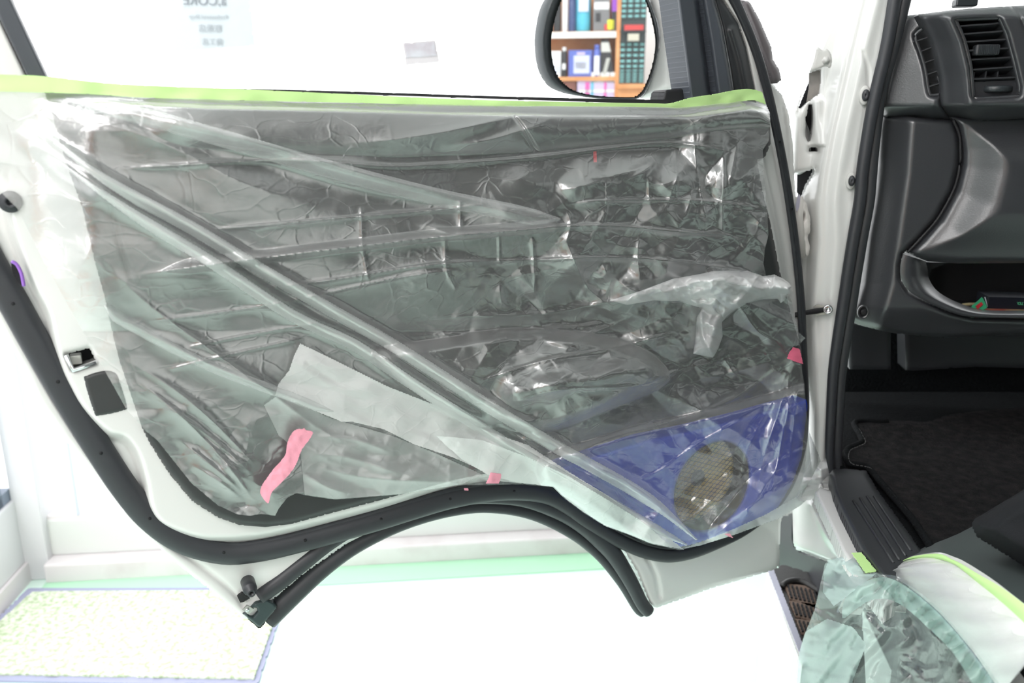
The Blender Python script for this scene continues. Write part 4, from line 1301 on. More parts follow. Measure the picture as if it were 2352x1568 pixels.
FOLDS = [
    # (points, height m, px above, px below, sharp)
    (FOLD_U, .012, 12, 22, False), (FOLD_L, .012, 14, 22, False),
    ([(100, 232), (234, 236), (380, 268), (521, 310), (750, 375), (1000, 440), (1183, 478), (1290, 505)], .016, 40, 30, False),
    ([(120, 260), (250, 285), (400, 340), (560, 420), (760, 480)], .010, 30, 40, False),
    ([(200, 215), (420, 238), (700, 252), (1000, 250)], .006, 12, 14, False),
    ([(769, 330), (880, 322), (1010, 305), (1182, 268), (1300, 246)], .010, 12, 16, False),
    ([(1003, 338), (1110, 325), (1182, 305), (1250, 282), (1275, 255)], .009, 10, 16, False),
    # packing creases
    ([(240, 389), (440, 377), (640, 367), (760, 372), (900, 382), (1060, 374), (1230, 361), (1400, 340), (1540, 328), (1660, 344), (1740, 362)], .0032, 3, 5, True),
    ([(470, 528), (700, 508), (1000, 482), (1120, 469)], .0032, 3, 5, True),
    ([(1300, 470), (1400, 460), (1600, 460), (1750, 477)], .0032, 3, 5, True),
    ([(300, 634), (480, 609), (700, 581), (1000, 545), (1200, 528), (1290, 520), (1400, 518), (1560, 532), (1680, 540), (1760, 545)], .0045, 4, 7, True),
    ([(560, 668), (780, 640), (1000, 606), (1220, 597), (1460, 592), (1750, 545 + 80)], .003, 3, 5, True),
    ([(330, 740), (620, 700), (900, 640), (1060, 618)], .0025, 3, 4, True),
    ([(420, 800), (560, 770), (740, 740)], .0022, 3, 4, True), ([(380, 850), (520, 815), (700, 775)], .0022, 3, 4, True),
    ([(880, 744), (1060, 728), (1240, 722), (1400, 694), (1520, 672), (1600, 640)], .006, 8, 10, False),
    ([(900, 772), (1060, 766), (1230, 756), (1340, 748), (1420, 730), (1480, 706)], .008, 6, 12, False),
    ([(1290, 790), (1360, 765), (1450, 728), (1482, 708)], .007, 7, 10, False),
    ([(1090, 880), (1240, 830), (1400, 800), (1560, 760)], .0030, 3, 5, True),
    ([(1160, 930), (1280, 895), (1460, 885), (1560, 850)], .0030, 3, 5, True),
    ([(1330, 1035), (1420, 1000), (1500, 982), (1600, 950), (1710, 905)], .0028, 3, 4, True),
    ([(1460, 1105), (1520, 1078), (1600, 1020), (1712, 958)], .0028, 3, 4, True),
    # upright packing creases
    ([(830, 470), (832, 560), (838, 600), (848, 650)], .003, 3, 4, True), ([(1056, 460), (1058, 530)], .003, 3, 4, True), ([(1022, 545), (1026, 620), (1050, 668)], .004, 4, 5, True),
    ([(1146, 540), (1148, 610)], .003, 3, 4, True), ([(1222, 540), (1228, 640), (1224, 690)], .004, 4, 5, True), ([(1394, 410), (1394, 470), (1384, 520)], .003, 3, 4, True),
    ([(1490, 400), (1492, 470)], .003, 3, 4, True), ([(1552, 340), (1556, 470)], .003, 3, 5, True),
    ([(1588, 260), (1600, 380), (1618, 480), (1630, 580)], .006, 6, 8, False), ([(1660, 250), (1662, 400), (1660, 540), (1668, 620)], .006, 5, 8, False), ([(1590, 402), (1584, 470), (1560, 520), (1545, 525)], .009, 9, 12, False),
    ([(1700, 300), (1680, 400), (1672, 470)], .006, 5, 7, False), ([(1735, 370), (1728, 480)], .004, 4, 5, False), ([(1760, 480), (1720, 560), (1688, 590)], .005, 5, 7, False), ([(1520, 345), (1490, 385), (1430, 420)], .008, 10, 10, False),
    ([(1330, 410), (1400, 405), (1470, 385), (1520, 350)], .007, 12, 16, False), ([(1270, 440), (1350, 425), (1400, 408)], .009, 14, 14, False),
    ([(1290, 530), (1320, 600), (1350, 660), (1400, 700)], .007, 7, 10, False), ([(1290, 580), (1310, 520), (1300, 470)], .006, 7, 10, False), ([(1380, 600), (1392, 630), (1360, 645)], .006, 7, 8, False),
    ([(1470, 525), (1465, 590), (1470, 640), (1468, 655)], .006, 7, 9, False), ([(1150, 640), (1152, 690), (1175, 705)], .005, 5, 7, False), ([(1400, 630), (1450, 665), (1520, 680)], .008, 8, 12, False),
    ([(945, 512), (985, 520), (1060, 540), (1160, 540)], .007, 8, 10, False),
    # pulls towards the pink tape at the lower corner
    ([(240, 700), (300, 740), (470, 830), (640, 900), (800, 960)], .008, 10, 12, False), ([(205, 560), (330, 690), (480, 800), (620, 900), (760, 1000), (900, 1050)], .006, 7, 12, False),
    ([(275, 820), (380, 880), (470, 950), (560, 1040), (612, 1100)], .007, 7, 9, False), ([(290, 850), (420, 960), (520, 1060), (600, 1130)], .006, 6, 8, False), ([(330, 900), (460, 985), (560, 1070), (608, 1120)], .005, 5, 7, False),
    ([(400, 1000), (500, 1080), (580, 1150)], .007, 6, 10, False), ([(430, 1060), (510, 1110), (575, 1165)], .006, 6, 8, False), ([(480, 1020), (540, 1090), (590, 1160)], .006, 5, 7, False),
    ([(700, 1040), (800, 1050), (900, 1080), (1000, 1105)], .006, 8, 10, False), ([(690, 1060), (780, 1085), (880, 1100), (1100, 1110)], .006, 8, 9, False), ([(700, 1000), (820, 1010), (920, 1050)], .006, 9, 10, False), ([(680, 1080), (760, 1120), (820, 1135)], .006, 7, 9, False),
    # pulls from the tape at the hinge edge
    ([(1825, 815), (1740, 880), (1640, 940), (1560, 975)], .009, 9, 11, False), ([(1822, 810), (1700, 850), (1560, 880)], .006, 8, 10, False), ([(1828, 822), (1790, 940), (1752, 1060), (1730, 1170)], .009, 7, 9, False),
    ([(1834, 830), (1812, 930), (1790, 1040), (1760, 1180)], .008, 6, 7, False), ([(1838, 835), (1828, 930), (1815, 1040), (1800, 1150)], .006, 6, 7, False), ([(1826, 818), (1770, 930), (1715, 1040), (1690, 1180)], .006, 6, 7, False), ([(1820, 808), (1650, 830), (1490, 870), (1400, 900)], .005, 10, 10, False),
    ([(1700, 700), (1740, 760), (1800, 790)], .006, 8, 8, False), ([(1660, 820), (1690, 860), (1700, 850)], .006, 7, 7, False),
]


def film_h(x, y, fine=True):
    h = film_base(x, y)
    for p, a, wa, wb_, sh in FOLDS:
        big = p is FOLD_U or p is FOLD_L
        h = h + line_h(x, y, p, (a * (1.25 if abs(p[-1][0] - p[0][0]) > abs(p[-1][1] - p[0][1]) else .7) if sh else a) if (sh or big) else a * .9, wa if (sh or big) else wa * 1.5, wb_ if (sh or big) else wb_ * 1.5, sh or not big, 4, .12 if (sh or big) else .42)
    # slack valleys beside the long folds
    h -= line_h(x, y, [(300, 330), (521, 352), (760, 425), (1010, 480), (1180, 510)], .010, 26, 40, taper=.4)
    h -= line_h(x, y, [(200, 390), (420, 530), (620, 650), (800, 760)], .008, 12, 12, taper=.3)
    h -= line_h(x, y, [(340, 470), (520, 560), (700, 600)], .006, 36, taper=.4)
    h += .004 * (vnoise(x / 190, y / 110, 8) - .5) + .002 * (vnoise(x / 70, y / 45, 9) - .5)
    # crumpling: strong by the hinge side and the tied lower corners, slight where the film lies flat
    right = sstep(1020, 1400, x) * sstep(330, 430, y)
    mid = sstep(780, 1100, x) * sstep(560, 640, y)
    low = sstep(420, 560, x) * sstep(860, 980, y)
    lc = sstep(950, 1080, y) * sstep(720, 560, x)
    left = np.exp(-((x - (210 + (y - 600) * .22)) / 60) ** 2) * sstep(430, 560, y)
    rt = sstep(1540, 1650, x)
    k = np.clip(.07 + .75 * right + .35 * mid + .5 * low + .8 * lc + .45 * left + .5 * rt, 0, 1.5)
    k = k * (1 - .75 * sstep(1020, 1120, y) * sstep(1150, 1300, x) * sstep(1560, 1400, x))
    h += (right + .5 * rt + .4 * mid) * .026 * crumple(x, y, 125, 28, .9, 1.3)
    h += .017 * np.maximum(np.maximum(right, rt), .4 * mid)
    h += (right + .5 * rt + .35 * mid + .4 * lc) * (.016 * crumple(x, y, 72, 31, -.5, 1.7) + .0052 * crumple(x, y, 34, 34, 1.0, 1.9))
    h += k * (.0095 * crumple(x, y, 64, 12, .5, 1.5) + .0026 * crumple(x, y, 28, 15, -.7, 1.8) + .0004 * crumple(x, y, 11, 18, 1.1, 1.5))
    h += (.2 + k) * .0005 * crumple(x, y, 15, 21, .2, 2.2)
    return np.maximum(h, film_base(x, y) - .006)


def film_h_tape(x, y):
    """towards the taped upper edge the film is held flat"""
    top = np.interp(x, [-140, 0, 207, 482, 800, 1044, 1217, 1500, 1588, 1668, 1724, 1760], [214, 208, 214, 227, 234, 241, 244, 246, 246, 236, 228, 236])
    a_ = sstep(2, 26, y - top)
    return np.maximum(film_h(x, y) * a_ + .044 * (1 - a_), pan_h(x, y, None) + .003)


mf = thing('masking_film', 'clear crumpled masking film draped over the open van door, hung from green tape', 'masking film', D(1000, 1200, .06))
patch('film_sheet', FPOLY, DOOR, FILM, mf, H=lambda x, y, s: film_h_tape(x, y), step=2.4, skirt=0)


def strip_poly(line, wa, wb_):
    P = cr(line, 5)
    dd_ = np.gradient(P, axis=0)
    nn_ = np.stack([-dd_[:, 1], dd_[:, 0]], 1)
    nn_ /= np.linalg.norm(nn_, axis=1)[:, None]
    t_ = np.linspace(0, 1, len(P))
    taper = np.minimum(1, np.minimum(t_ * 6, (1 - t_) * 8) + .15)[:, None]
    return np.vstack([P - nn_ * wa * taper, (P + nn_ * wb_ * taper)[::-1]])


def fold_strip(line, wa, wb_, lift, m=FILMF):
    pl_ = strip_poly(line, wa, wb_)
    return patch('fold', pl_, DOOR, m, mf, H=lambda x, y, s: film_h_tape(x, y) + .003 + lift * np.sqrt(np.clip(s / (wa + wb_) * 2, 0, 1)), step=2.6, skirt=0)


fold_strip(FOLD_U[1:], 4, 26, .010)
fold_strip(FOLD_L[1:], 2, 26, .010)
fold_strip([(150, 226), (300, 246), (521, 306), (750, 372), (1000, 437), (1183, 475), (1288, 502)], 6, 34, .008, film_mat('thin_folded_film', (.93, .93, .93), .16, .12, .26))
fold_strip([(240, 700), (300, 738), (470, 826), (640, 892), (790, 950)], 4, 20, .006, MATS['thin_folded_film'])
# doubled flap caught under the folds, and the one hanging over the arch
FLAP = [(689, 788), (760, 822), (893, 888), (1000, 930), (1107, 985), (1214, 1022), (1310, 1085), (1400, 1140), (1500, 1205), (1572, 1262), (1500, 1248), (1440, 1224), (1390, 1206), (1340, 1176), (1300, 1146), (1272, 1117), (1150, 1105), (1107, 1080), (1040, 1050), (950, 1020), (880, 985), (806, 968), (786, 969), (760, 958), (632, 908), (640, 880), (664, 850), (676, 815)]
patch('film_flap', FLAP, DOOR, film_mat('doubled_flap_film', (.95, .97, .96), .84, .04, .3), mf, H=lambda x, y, s: film_h(x, y) + .006 + .009 * crumple(x, y, 60, 30, .6, 2.2) + .003 * crumple(x, y, 22, 35, .6, 2.0), step=3, skirt=0)
FLAP2 = [(1000, 1000), (1107, 1010), (1214, 1050), (1310, 1095), (1400, 1150), (1480, 1200), (1545, 1258), (1490, 1246), (1440, 1224), (1390, 1206), (1340, 1176), (1300, 1146), (1272, 1117), (1180, 1106), (1120, 1090), (1060, 1055)]
patch('film_flap', FLAP2, DOOR, FILMW, mf, H=lambda x, y, s: film_h(x, y) + .012 + .004 * crumple(x, y, 60, 33, .6, 2.4), step=3, skirt=0)
LOWF = [(606, 930), (640, 905), (760, 960), (900, 1000), (1000, 1040), (1110, 1090), (1060, 1112), (920, 1134), (770, 1146), (700, 1136), (690, 1040), (640, 1000)]
patch('film_flap', LOWF, DOOR, film_mat('low_flap_film', (.93, .95, .94), .30, .10, .25), mf, H=lambda x, y, s: film_h(x, y) + .004 + .005 * crumple(x, y, 34, 36, .3, 1.8), step=3, skirt=0)
# gathered bunch at the hinge side
BUN = [(1400, 690), (1470, 668), (1545, 640), (1603, 630), (1640, 622), (1717, 621), (1753, 634), (1779, 630), (1800, 640), (1815, 651), (1823, 673), (1806, 676), (1803, 690), (1793, 696), (1786, 686), (1749, 688), (1717, 696), (1690, 712), (1658, 740), (1660, 772), (1650, 800), (1638, 821), (1620, 818), (1592, 812), (1598, 770), (1600, 728), (1612, 708), (1560, 692), (1500, 690), (1440, 700)]


def bun_h(x, y, s):
    h = film_h(x, y) + .008 + .026 * np.sqrt(np.clip(s / 34, 0, 1))
    h += .034 * crumple(x, y, 44, 40, -.35, 2.0) + .020 * crumple(x, y, 20, 43, .8, 1.5) + .004 * crumple(x, y, 8, 46, .2, 1.5)
    h += line_h(x, y, [(1560, 660), (1640, 640), (1720, 660), (1810, 662)], .010, 8) + line_h(x, y, [(1740, 640), (1700, 690), (1650, 735), (1630, 800)], .012, 9) + line_h(x, y, [(1610, 720), (1614, 770), (1634, 810)], .008, 6)
    return h


BF = film_mat('bunched_film', (.97, .97, .98), .62, .14, .22)
patch('film_bunch', BUN, DOOR, BF, mf, H=bun_h, step=2.2, skirt=0)
patch('film_bunch', [(1560, 650), (1603, 634), (1650, 626), (1717, 624), (1753, 637), (1779, 633), (1818, 656), (1820, 672), (1749, 685), (1700, 700), (1660, 730), (1640, 700), (1590, 690)], DOOR, BF, mf, H=lambda x, y, s: bun_h(x, y, s) + .012 + .012 * crumple(x, y, 26, 50, .4, 1.7), step=2.4, skirt=0)
# loose corner over the check strap and hem at the lower hinge corner
patch('film_bunch', [(1836, 1150), (1862, 1100), (1884, 1060), (1897, 1052), (1902, 1075), (1905, 1090), (1890, 1104), (1882, 1130), (1862, 1148)], DOOR, BF, mf, H=lambda x, y, s: .08 + .02 * crumple(x, y, 18, 52, .4, 1.5), step=2.4, skirt=0)
patch('film_flap', [(1560, 1262), (1620, 1240), (1690, 1212), (1760, 1180), (1830, 1140), (1880, 1085), (1880, 1122), (1840, 1160), (1790, 1190), (1690, 1227), (1610, 1252)], DOOR, FILMF, mf, H=lambda x, y, s: film_h(x, y) + .008, step=3, skirt=0)
# green tape along the belt
TPT = cr([(-140, 164), (0, 171), (103, 175), (275, 193), (537, 204), (800, 216), (900, 221), (1079, 229), (1300, 234), (1492, 237), (1539, 237), (1588, 224), (1641, 216), (1681, 208), (1719, 204), (1748, 210), (1752, 216)], 5)
TPB = cr([(1760, 240), (1740, 233), (1724, 230), (1668, 239), (1620, 247), (1588, 250), (1555, 250), (1507, 247), (1400, 246), (1217, 245), (1044, 242), (800, 236), (482, 229), (310, 223), (207, 216), (0, 210), (-140, 214)], 5)
patch('tape_strip', np.vstack([TPT, TPB]), DOOR, GTAPE, mf, H=lambda x, y, s: .049 + .004 * vnoise(x / 60, y / 30, 6) + .003 * sstep(1500, 1580, x) * vnoise(x / 25, y / 18, 7), step=3, skirt=.001)


def pink(poly, m, label, lift=.006, n=3, under=False):
    poly = np.asarray(poly, float)
    c = poly.mean(0)
    fh = float(film_h(np.array([c[0]]), np.array([c[1]]))[0])
    t_ = tag(patch('pink_tape', cr(poly, n, True) if n > 1 else poly, DOOR, m, None, H=(lambda x, y, s: film_h(x, y) * .5 + fh * .5 + lift + .002 * vnoise(x / 12, y / 12, 5)), step=2.5, skirt=.0006), label, 'tape')
    return t_


pink([(664, 1006), (671, 994), (682, 985), (693, 985), (700, 983), (703, 988), (712, 989), (720, 994), (706, 1016), (693, 1033), (686, 1052), (679, 1069), (668, 1085), (654, 1101), (638, 1117), (625, 1129), (620, 1144), (616, 1157), (606, 1147), (598, 1133), (599, 1122), (603, 1112), (617, 1092), (632, 1072), (649, 1054), (657, 1040), (659, 1022)], PTAPE, 'long wavy strip of pink tape on the film at its lower rear corner', .012, 2)
pink([(1127, 1085), (1152, 1088), (1150, 1100), (1146, 1110), (1130, 1110), (1116, 1110), (1122, 1098)], PTAPE, 'short pink tape on the film above the crown of the wheel arch', .022, 1)
pink([(1822, 797), (1837, 801), (1841, 818), (1845, 836), (1828, 831), (1808, 823), (1813, 810)], PTAPE2, 'deep pink tape square holding the film to the hinge edge', .012, 1)
pink([(1664, 1226), (1677, 1225), (1685, 1236), (1674, 1232)], PTAPE, 'tiny pink tape end sticking out below the speaker baffle', .012, 1)
pink([(1066, 1121), (1075, 1121), (1077, 1126), (1067, 1127)], PTAPE, 'tiny pink tape scrap on the white rail below the film hem', -.02, 1)
tag(patch('red_tag', [(1363, 348), (1370, 347), (1371, 372), (1364, 373)], DOOR, REDTAG, None, H=.050, step=2, skirt=.0006), 'small red tag on the door trim under the film', 'tag')

# =================================================================== MASKING FILM ON THE WHEEL ARCH
FP2 = SILL.off(.012)
mf2 = thing('masking_film', 'mint tinted masking film hanging over the front wheel, edged with green tape', 'masking film', FP2.at(2050, 1560))
AF = [(1955, 1271), (1986, 1317), (2014, 1314), (2030, 1318), (2060, 1322), (2104, 1350), (2160, 1400), (2222, 1470), (2260, 1518), (2330, 1620), (2200, 1680), (1820, 1680), (1829, 1568), (1835, 1497), (1844, 1467), (1871, 1399), (1889, 1321), (1894, 1296), (1901, 1285), (1930, 1274)]


def arch_film(x, y, s):
    h = np.zeros(x.shape)
    rad = np.hypot(x - 2060, y - 1330)
    th = np.arctan2(y - 1330, x - 2060)
    # gathers fanning out from the lip of the arch
    h += .008 * sstep(10, 80, rad) * np.sin(th * 13 + 2.2 * vnoise(x / 60, y / 60, 14)) * np.exp(-rad / 300)
    h += .018 * crumple(x, y, 70, 20, 2.2, 2.2) + .011 * crumple(x, y, 32, 23, 2.3, 1.9) + .005 * crumple(x, y, 14, 26, .8, 1.5)
    for p, a, wa in (([(2120, 1390), (2040, 1450), (1960, 1530), (1930, 1600)], .02, 14), ([(2075, 1345), (2010, 1400), (1950, 1470), (1880, 1560)], .018, 14), ([(2090, 1465), (2020, 1510), (1990, 1560)], .014, 10), ([(2020, 1330), (1960, 1400), (1900, 1480), (1860, 1560)], .016, 16)):
        h += .5 * line_h(x, y, p, a, wa)
    return h


patch('film_sheet', AF, FP2, FILMA, mf2, H=arch_film, step=2.4, skirt=0)
# second layer gathered under the lip and at the sill corner
GA = [(1942, 1372), (1978, 1340), (2020, 1325), (2053, 1331), (2098, 1358), (2157, 1409), (2217, 1477), (2290, 1580), (2250, 1590), (2190, 1500), (2130, 1440), (2080, 1396), (2040, 1376), (2000, 1378), (1965, 1400), (1935, 1420)]
patch('film_gather', cr(GA, 3, True), FP2, film_mat('mint_gathered_film', (.70, .97, .90), .34, .10, .3, .5, .25), mf2, H=lambda x, y, s: arch_film(x, y, s) + .008 + .008 * np.sin((x + y) / 9 + 3 * vnoise(x / 30, y / 30, 2)), step=2.2, skirt=0)
patch('film_gather', [(1955, 1272), (1985, 1318), (2012, 1318), (1970, 1350), (1940, 1374), (1915, 1392), (1890, 1360), (1893, 1310), (1903, 1286)], FP2, film_mat('blue_mint_film', (.70, .86, .86), .35, .05, .25, .5, .25), mf2, H=lambda x, y, s: arch_film(x, y, s) + .010, step=3, skirt=0)
patch('film_gather', [(1830, 1568), (1836, 1497), (1850, 1450), (1900, 1420), (1960, 1440), (1990, 1480), (1960, 1560), (1940, 1660), (1820, 1660)], FP2, film_mat('mint_skirt_film', (.76, .95, .91), .40, .05, .25, .6, .25), mf2, H=lambda x, y, s: arch_film(x, y, s) + .010 + .01 * crumple(x, y, 40, 3, 1.9, 2), step=3, skirt=0)
# film smoothed over the white arch, and the tape that holds it
rows = []
for k_ in range(9):
    t_ = k_ / 8
    P = TB * (1 - t_) + LP * t_
    rows.append(ARCH.at(P[:, 0], P[:, 1], .010 + .024 * math.sin(t_ * math.pi * .62) + .002 * np.sin(np.arange(NN) * .9 + k_)))
loft('film_cover', np.array(rows)[::-1], FILMWH, mf2)
TT2 = rs(cr([(2046, 1303), (2060, 1294), (2083, 1282), (2107, 1275), (2157, 1270), (2185, 1279), (2217, 1292), (2277, 1331), (2337, 1375), (2420, 1442)], 5), NN)
# the tape leaves a sliver of bare white along the back of the crown
TT2[:, 1] += 8 * np.exp(-((TT2[:, 0] - 2230) / 55) ** 2)
rows = []
for k_ in range(4):
    t_ = k_ / 3
    P = TT2 * (1 - t_) + TB * t_
    rows.append(ARCH.at(P[:, 0], P[:, 1], .012 + .003 * math.sin(t_ * math.pi)))
loft('tape_strip', np.array(rows)[::-1], GTAPE, mf2)
patch('tape_strip', [(1956, 1269), (1979, 1268), (2014, 1311), (1988, 1315)], FLOORV, GTAPE, mf2, H=.012, step=3, skirt=.001)

# =================================================================== SHELVES BEHIND THE CAMERA (seen in the door mirror)
SD = np.array([outd[0], outd[1], 0])
SD /= np.linalg.norm(SD)
SP = Plane(SHC, -SD)
SU = np.cross(EZ, SD)
SU /= np.linalg.norm(SU)


def mir(px, py, back=0.0):
    """where the line of sight through the mirror at this point meets the shelf front (back metres behind it): (u, z)"""
    d = ray(px, py)
    t_ = ((MP.p - CAM) @ MP.n) / (d @ MP.n)
    hit = CAM + d * t_
    r = d - 2 * (d @ MP.n) * MP.n
    t2 = ((SP.p + SD * back - hit) @ SP.n) / (r @ SP.n)
    q = hit + r * t2
    return (q - SHC) @ SU, q[2]


def sbox(name, u0, u1, z0, z1, b0, b1, m, parent=None, bevel=0):
    o_ = SHC * np.array([1, 1, 0]) + SU * min(u0, u1) + SD * b0 + EZ * z0
    return box(name, o_, SU * abs(u1 - u0), SD * (b1 - b0), EZ * (z1 - z0), m, parent, bevel)


zt = mir(1345, 72)[1]
zl = mir(1345, 176)[1]
uL = mir(1262, 100)[0]
uR = mir(1424, 100)[0]
dr = 1 if uR > uL else -1
uLL = uL - dr * .25
bc = thing('bookcase', 'orange wooden bookcase reflected in the door mirror', 'shelf', SHC * np.array([1, 1, 0]) + SU * (uL + uR) / 2)
sbox('side_board', uR, uR - dr * .022, 0, 2.1, 0, .17, WOOD, bc)
sbox('side_board', uLL, uLL + dr * .022, 0, 2.1, 0, .17, WOOD, bc)
sbox('back_board', uLL, uR, 0, 2.1, .17, .18, WOOD, bc)
SHELF_Z = [.08, .45, .80, zl - .36, zl, zt, zt + .42, 2.08]
WHITEE = mat('white_shelf_edge', (.86, .86, .84), .5)
for z_ in SHELF_Z:
    sh_ = sbox('shelf', uLL, uR, z_ - .022, z_, .004, .17, WOOD, bc)
sbox('shelf_edge', uLL, uR - dr * .022, zt - .034, zt - .002, -.004, .004, WHITEE, bc)
cols = dict(black=mat('can_black', (.03, .03, .035), .4), white=mat('label_white', (.85, .86, .88), .5), navy=mat('can_navy', (.05, .08, .20), .4), cyan=mat('can_cyan', (.10, .50, .66), .4), grey=mat('pack_grey', (.20, .20, .21), .5),
            purple=mat('pack_purple', (.30, .08, .55), .5), blue=mat('pack_blue', (.12, .17, .55), .5), pale=mat('pack_pale', (.62, .66, .84), .5), yellow=mat('tag_yellow', (.85, .85, .05), .5), red=mat('pack_red', (.62, .06, .06), .5),
            pink=mat('pack_pink', (.70, .12, .42), .5), lav=mat('pack_lavender', (.62, .52, .74), .5), teal=mat('label_teal', (.22, .52, .52), .5), slate=mat('drawer_slate', (.035, .055, .058), .4), brown=mat('pack_brown', (.22, .08, .06), .5))


def goods(name, label, cat, x0, x1, ytop, z0, m, depth=.08, group=None, kind='box', deco=(), b0=.015):
    ua, za = mir(x0, ytop)
    ub, _ = mir(x1, ytop)
    zb = za
    um = (ua + ub) / 2
    t_ = thing(name, label, cat, SHC * np.array([1, 1, 0]) + SU * um + SD * .02 + EZ * z0, group)
    if kind == 'box':
        sbox('carton', ua, ub, z0, zb, b0, b0 + depth, m, t_, .002)
    else:
        r_ = abs(ub - ua) / 2
        c_ = SHC * np.array([1, 1, 0]) + SU * um + SD * (.012 + r_) + EZ * z0
        h_ = zb - z0
        disc_prof('can_body', c_, EZ, [(r_ * .95, 0), (r_, .004), (r_, h_ * .82), (r_ * .6, h_ * .88)], m, t_, seg=20, up=(0, 1, 0))
        disc_prof('cap', c_, EZ, [(r_ * .72, h_ * .84), (r_ * .72, h_ * .985), (r_ * .6, h_)], cols['white'] if kind == 'can' else m, t_, seg=20, up=(0, 1, 0))
    for nm, fx0, fx1, fz0, fz1, mm in deco:
        sbox(nm, ua + (ub - ua) * fx0, ua + (ub - ua) * fx1, z0 + (zb - z0) * fz0, z0 + (zb - z0) * fz1, .0115 if kind == 'box' else .008, .0155, mm, t_)
    return t_


G1 = 'goods on the upper shelf'
goods('spray_can', 'black aerosol can at the end of the upper shelf in the mirror', 'can', 1270, 1289, -40, zt, cols['black'], kind='tin', group=G1)
goods('bottle', 'narrow white bottle between the black can and the blue one', 'bottle', 1291, 1305, -30, zt, cols['white'], kind='tin', group=G1)
goods('bottle', 'navy bottle beside the cyan spray can on the upper shelf', 'bottle', 1306, 1323, -20, zt, cols['navy'], kind='can', group=G1)
goods('spray_can', 'cyan spray can with a white top on the upper shelf', 'can', 1322, 1358, -30, zt, cols['cyan'], kind='can', group=G1, deco=[('label', .2, .85, .45, .80, cols['pale'])])
goods('package', 'grey hanging package with a white header and yellow tag', 'package', 1364, 1402, -30, zt, cols['grey'], group=G1, deco=[('header', .05, .95, .50, .66, cols['white']), ('picture', .15, .45, .22, .42, cols['black']), ('price_tag', .88, 1.28, .04, .26, cols['yellow']), ('seal', .70, .92, .02, .16, cols['red'])])
goods('package', 'purple package next to the bookcase side board', 'package', 1407, 1419, -30, zt, cols['purple'], group=G1, deco=[('base_panel', 0, 1, 0, .45, cols['black'])])
G2 = 'goods on the middle shelf'
goods('carton', 'white and pale blue carton at the end of the middle shelf', 'carton', 1262, 1288, 117, zl, cols['white'], group=G2, deco=[('print', .1, .9, .15, .45, cols['pale'])])
goods('bottle', 'small black bottle with a white cap on the middle shelf', 'bottle', 1289, 1302, 108, zl, cols['black'], kind='can', group=G2, deco=[('label', .2, .8, .25, .45, cols['white'])])
goods('carton', 'blue and white carton standing on the middle shelf', 'carton', 1306, 1360, 115, zl, cols['blue'], depth=.10, group=G2, deco=[('print', .22, .90, .12, .80, cols['pale']), ('title', .35, .70, .82, .92, cols['lav']), ('picture', .30, .75, .30, .55, cols['white'])])
goods('spray_can', 'slim blue and white aerosol can beside the blue carton', 'can', 1363, 1380, 102, zl, cols['blue'], kind='tin', group=G2, deco=[('label', .15, .85, .05, .65, cols['white'])])
# blister pack leaning against the side board, narrower at the top
ua, za = mir(1381, 90)
ub, _ = mir(1410, 90)
bp_ = thing('blister_pack', 'black and silver pack tapering upwards beside the side board', 'package', SHC * np.array([1, 1, 0]) + SU * (ua + ub) / 2 + SD * .03 + EZ * zl, G2)
o0 = SHC * np.array([1, 1, 0]) + SD * .02


def wedge(u0, u1, u2, u3, z0, z1, b0, b1):
    V = [o0 + SU * u + EZ * z + SD * b for b in (b0, b1) for u, z in ((u0, z0), (u1, z0), (u2, z1), (u3, z1))]
    return V, [(0, 1, 2, 3), (7, 6, 5, 4), (0, 4, 5, 1), (1, 5, 6, 2), (2, 6, 7, 3), (3, 7, 4, 0)]


w_ = ub - ua
V, Fs = wedge(ua, ub + w_ * .12, ua + w_ * .62, ua - w_ * .05, zl, za, 0, .04)
mk('card', V, Fs, cols['black'], bp_, smooth=False)
V, Fs = wedge(ua + w_ * .15, ua + w_ * .45, ua + w_ * .75, ua + w_ * .45, zl + .01, zl + (za - zl) * .5, -.006, 0)
mk('silver_tool', V, Fs, STEEL, bp_, smooth=False)
V, Fs = wedge(ua + w_ * .02, ua + w_ * .8, ua + w_ * .6, ua + w_ * .0, zl + (za - zl) * .66, zl + (za - zl) * .92, -.004, 0)
mk('clear_window', V, Fs, GREYP, bp_, smooth=False)
for i in range(3):
    goods('price_card', ['white price card under the aerosol can on the shelf edge', 'white price card in the middle of the shelf edge row', 'white price card nearest the side board on the shelf edge'][i], 'card', 1358 + i * 22, 1378 + i * 22, 166, zl - .034, cols['white'], depth=.002, group='price cards on the shelf edge')
zb_ = zl - .36
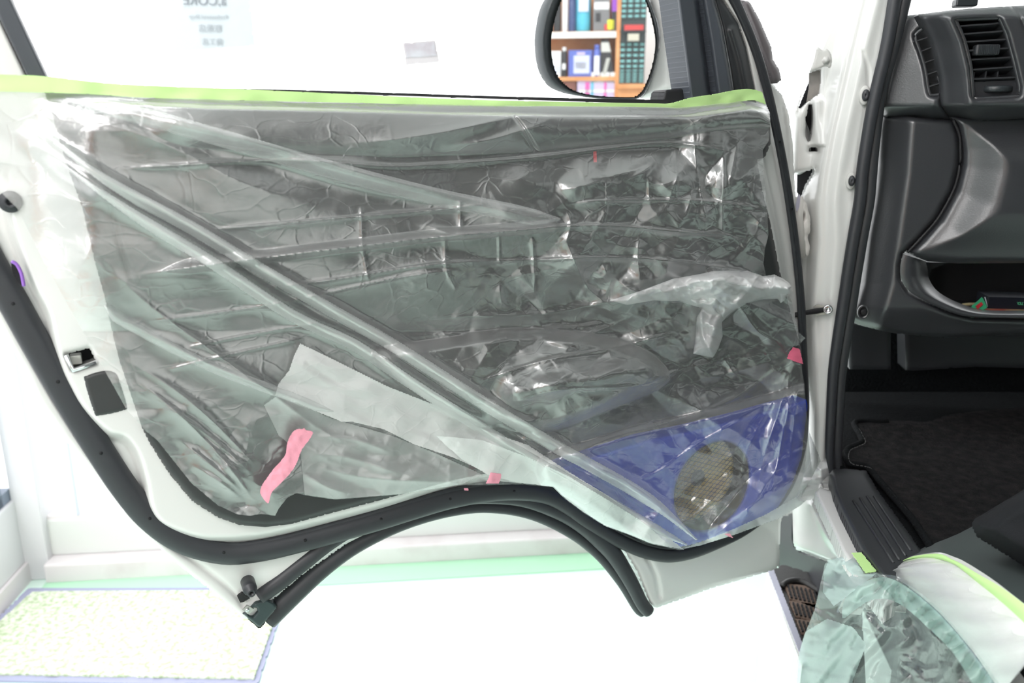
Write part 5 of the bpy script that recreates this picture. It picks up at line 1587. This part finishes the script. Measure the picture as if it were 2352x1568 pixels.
lp = goods('basket', 'lavender and pink checked basket on the lower shelf', 'basket', 1326, 1420, 183, zb_, cols['lav'], depth=.16, deco=[('pink_stripe', .20, .30, .0, .96, cols['pink']), ('pink_stripe', .66, .72, .0, .96, cols['pink']), ('blue_stripe', .34, .40, .0, .96, cols['cyan']), ('white_stripe', .05, 1, .80, .84, cols['white']), ('white_stripe', .05, 1, .62, .66, cols['white'])])
goods('package', 'dark brown package lying at the end of the lower shelf', 'package', 1285, 1322, 186, zb_, cols['brown'])
# small-parts drawer cabinet
ua, za = mir(1428, -60)
ub, zb2 = mir(1479, 192)
uc = (ua + ub) / 2
wd = abs(ub - ua)
dc = thing('drawer_cabinet', 'dark small-parts cabinet with teal drawer labels reflected in the mirror', 'cabinet', SHC * np.array([1, 1, 0]) + SU * uc)
zbase = zb2
sbox('body', ua, ub, zbase, za, .012, .20, cols['slate'], dc)
sbox('stand', ua, ub, 0, zbase - .025, .0, .22, WOOD, dc)
sbox('stand_top', ua - dr * .0, ub + dr * .05, zbase - .025, zbase, -.02, .22, WOOD, dc)
rowsY = [2, 13, 25, 37, 102, 114, 127, 140, 152, 162, 169, 175, 181, 187]
for yy in rowsY:
    _, zz = mir(1450, yy)
    hh = .0125 if yy < 158 else .0068
    for c_ in range(4):
        u0 = ua + (ub - ua) * (c_ + .06) / 4
        u1 = ua + (ub - ua) * (c_ + .94) / 4
        dwr = sbox('drawer', u0, u1, zz - hh, zz + hh, .004, .014, cols['slate'], dc)
        sbox('drawer_label', u0 + (u1 - u0) * .15, u1 - (u1 - u0) * .12, zz - hh * .45, zz + hh * .45, .0015, .005, cols['teal'], dwr)
_, z1_ = mir(1450, 46)
_, z0_ = mir(1450, 95)
zf_ = z0_ + (z1_ - z0_) * .5
sbox('open_bay', ua, ub, z0_, z1_, .006, .013, cols['slate'], dc)
sbox('bay_shelf', ua, ub, zf_ - .006, zf_, -.03, .012, cols['slate'], dc)
sbox('bay_shelf', ua, ub, z0_ - .004, z0_, -.03, .012, cols['slate'], dc)
zf = zf_
goods('tool_box', 'red hand tool case in the open bay of the cabinet', 'tool case', 1434, 1478, 58, zf, cols['red'], depth=.03, b0=-.026)
goods('parts_tray', 'cream tray of fittings under the red case', 'tray', 1442, 1468, 78, z0_, mat('cream_plastic', (.60, .58, .48), .5), depth=.03, b0=-.026)
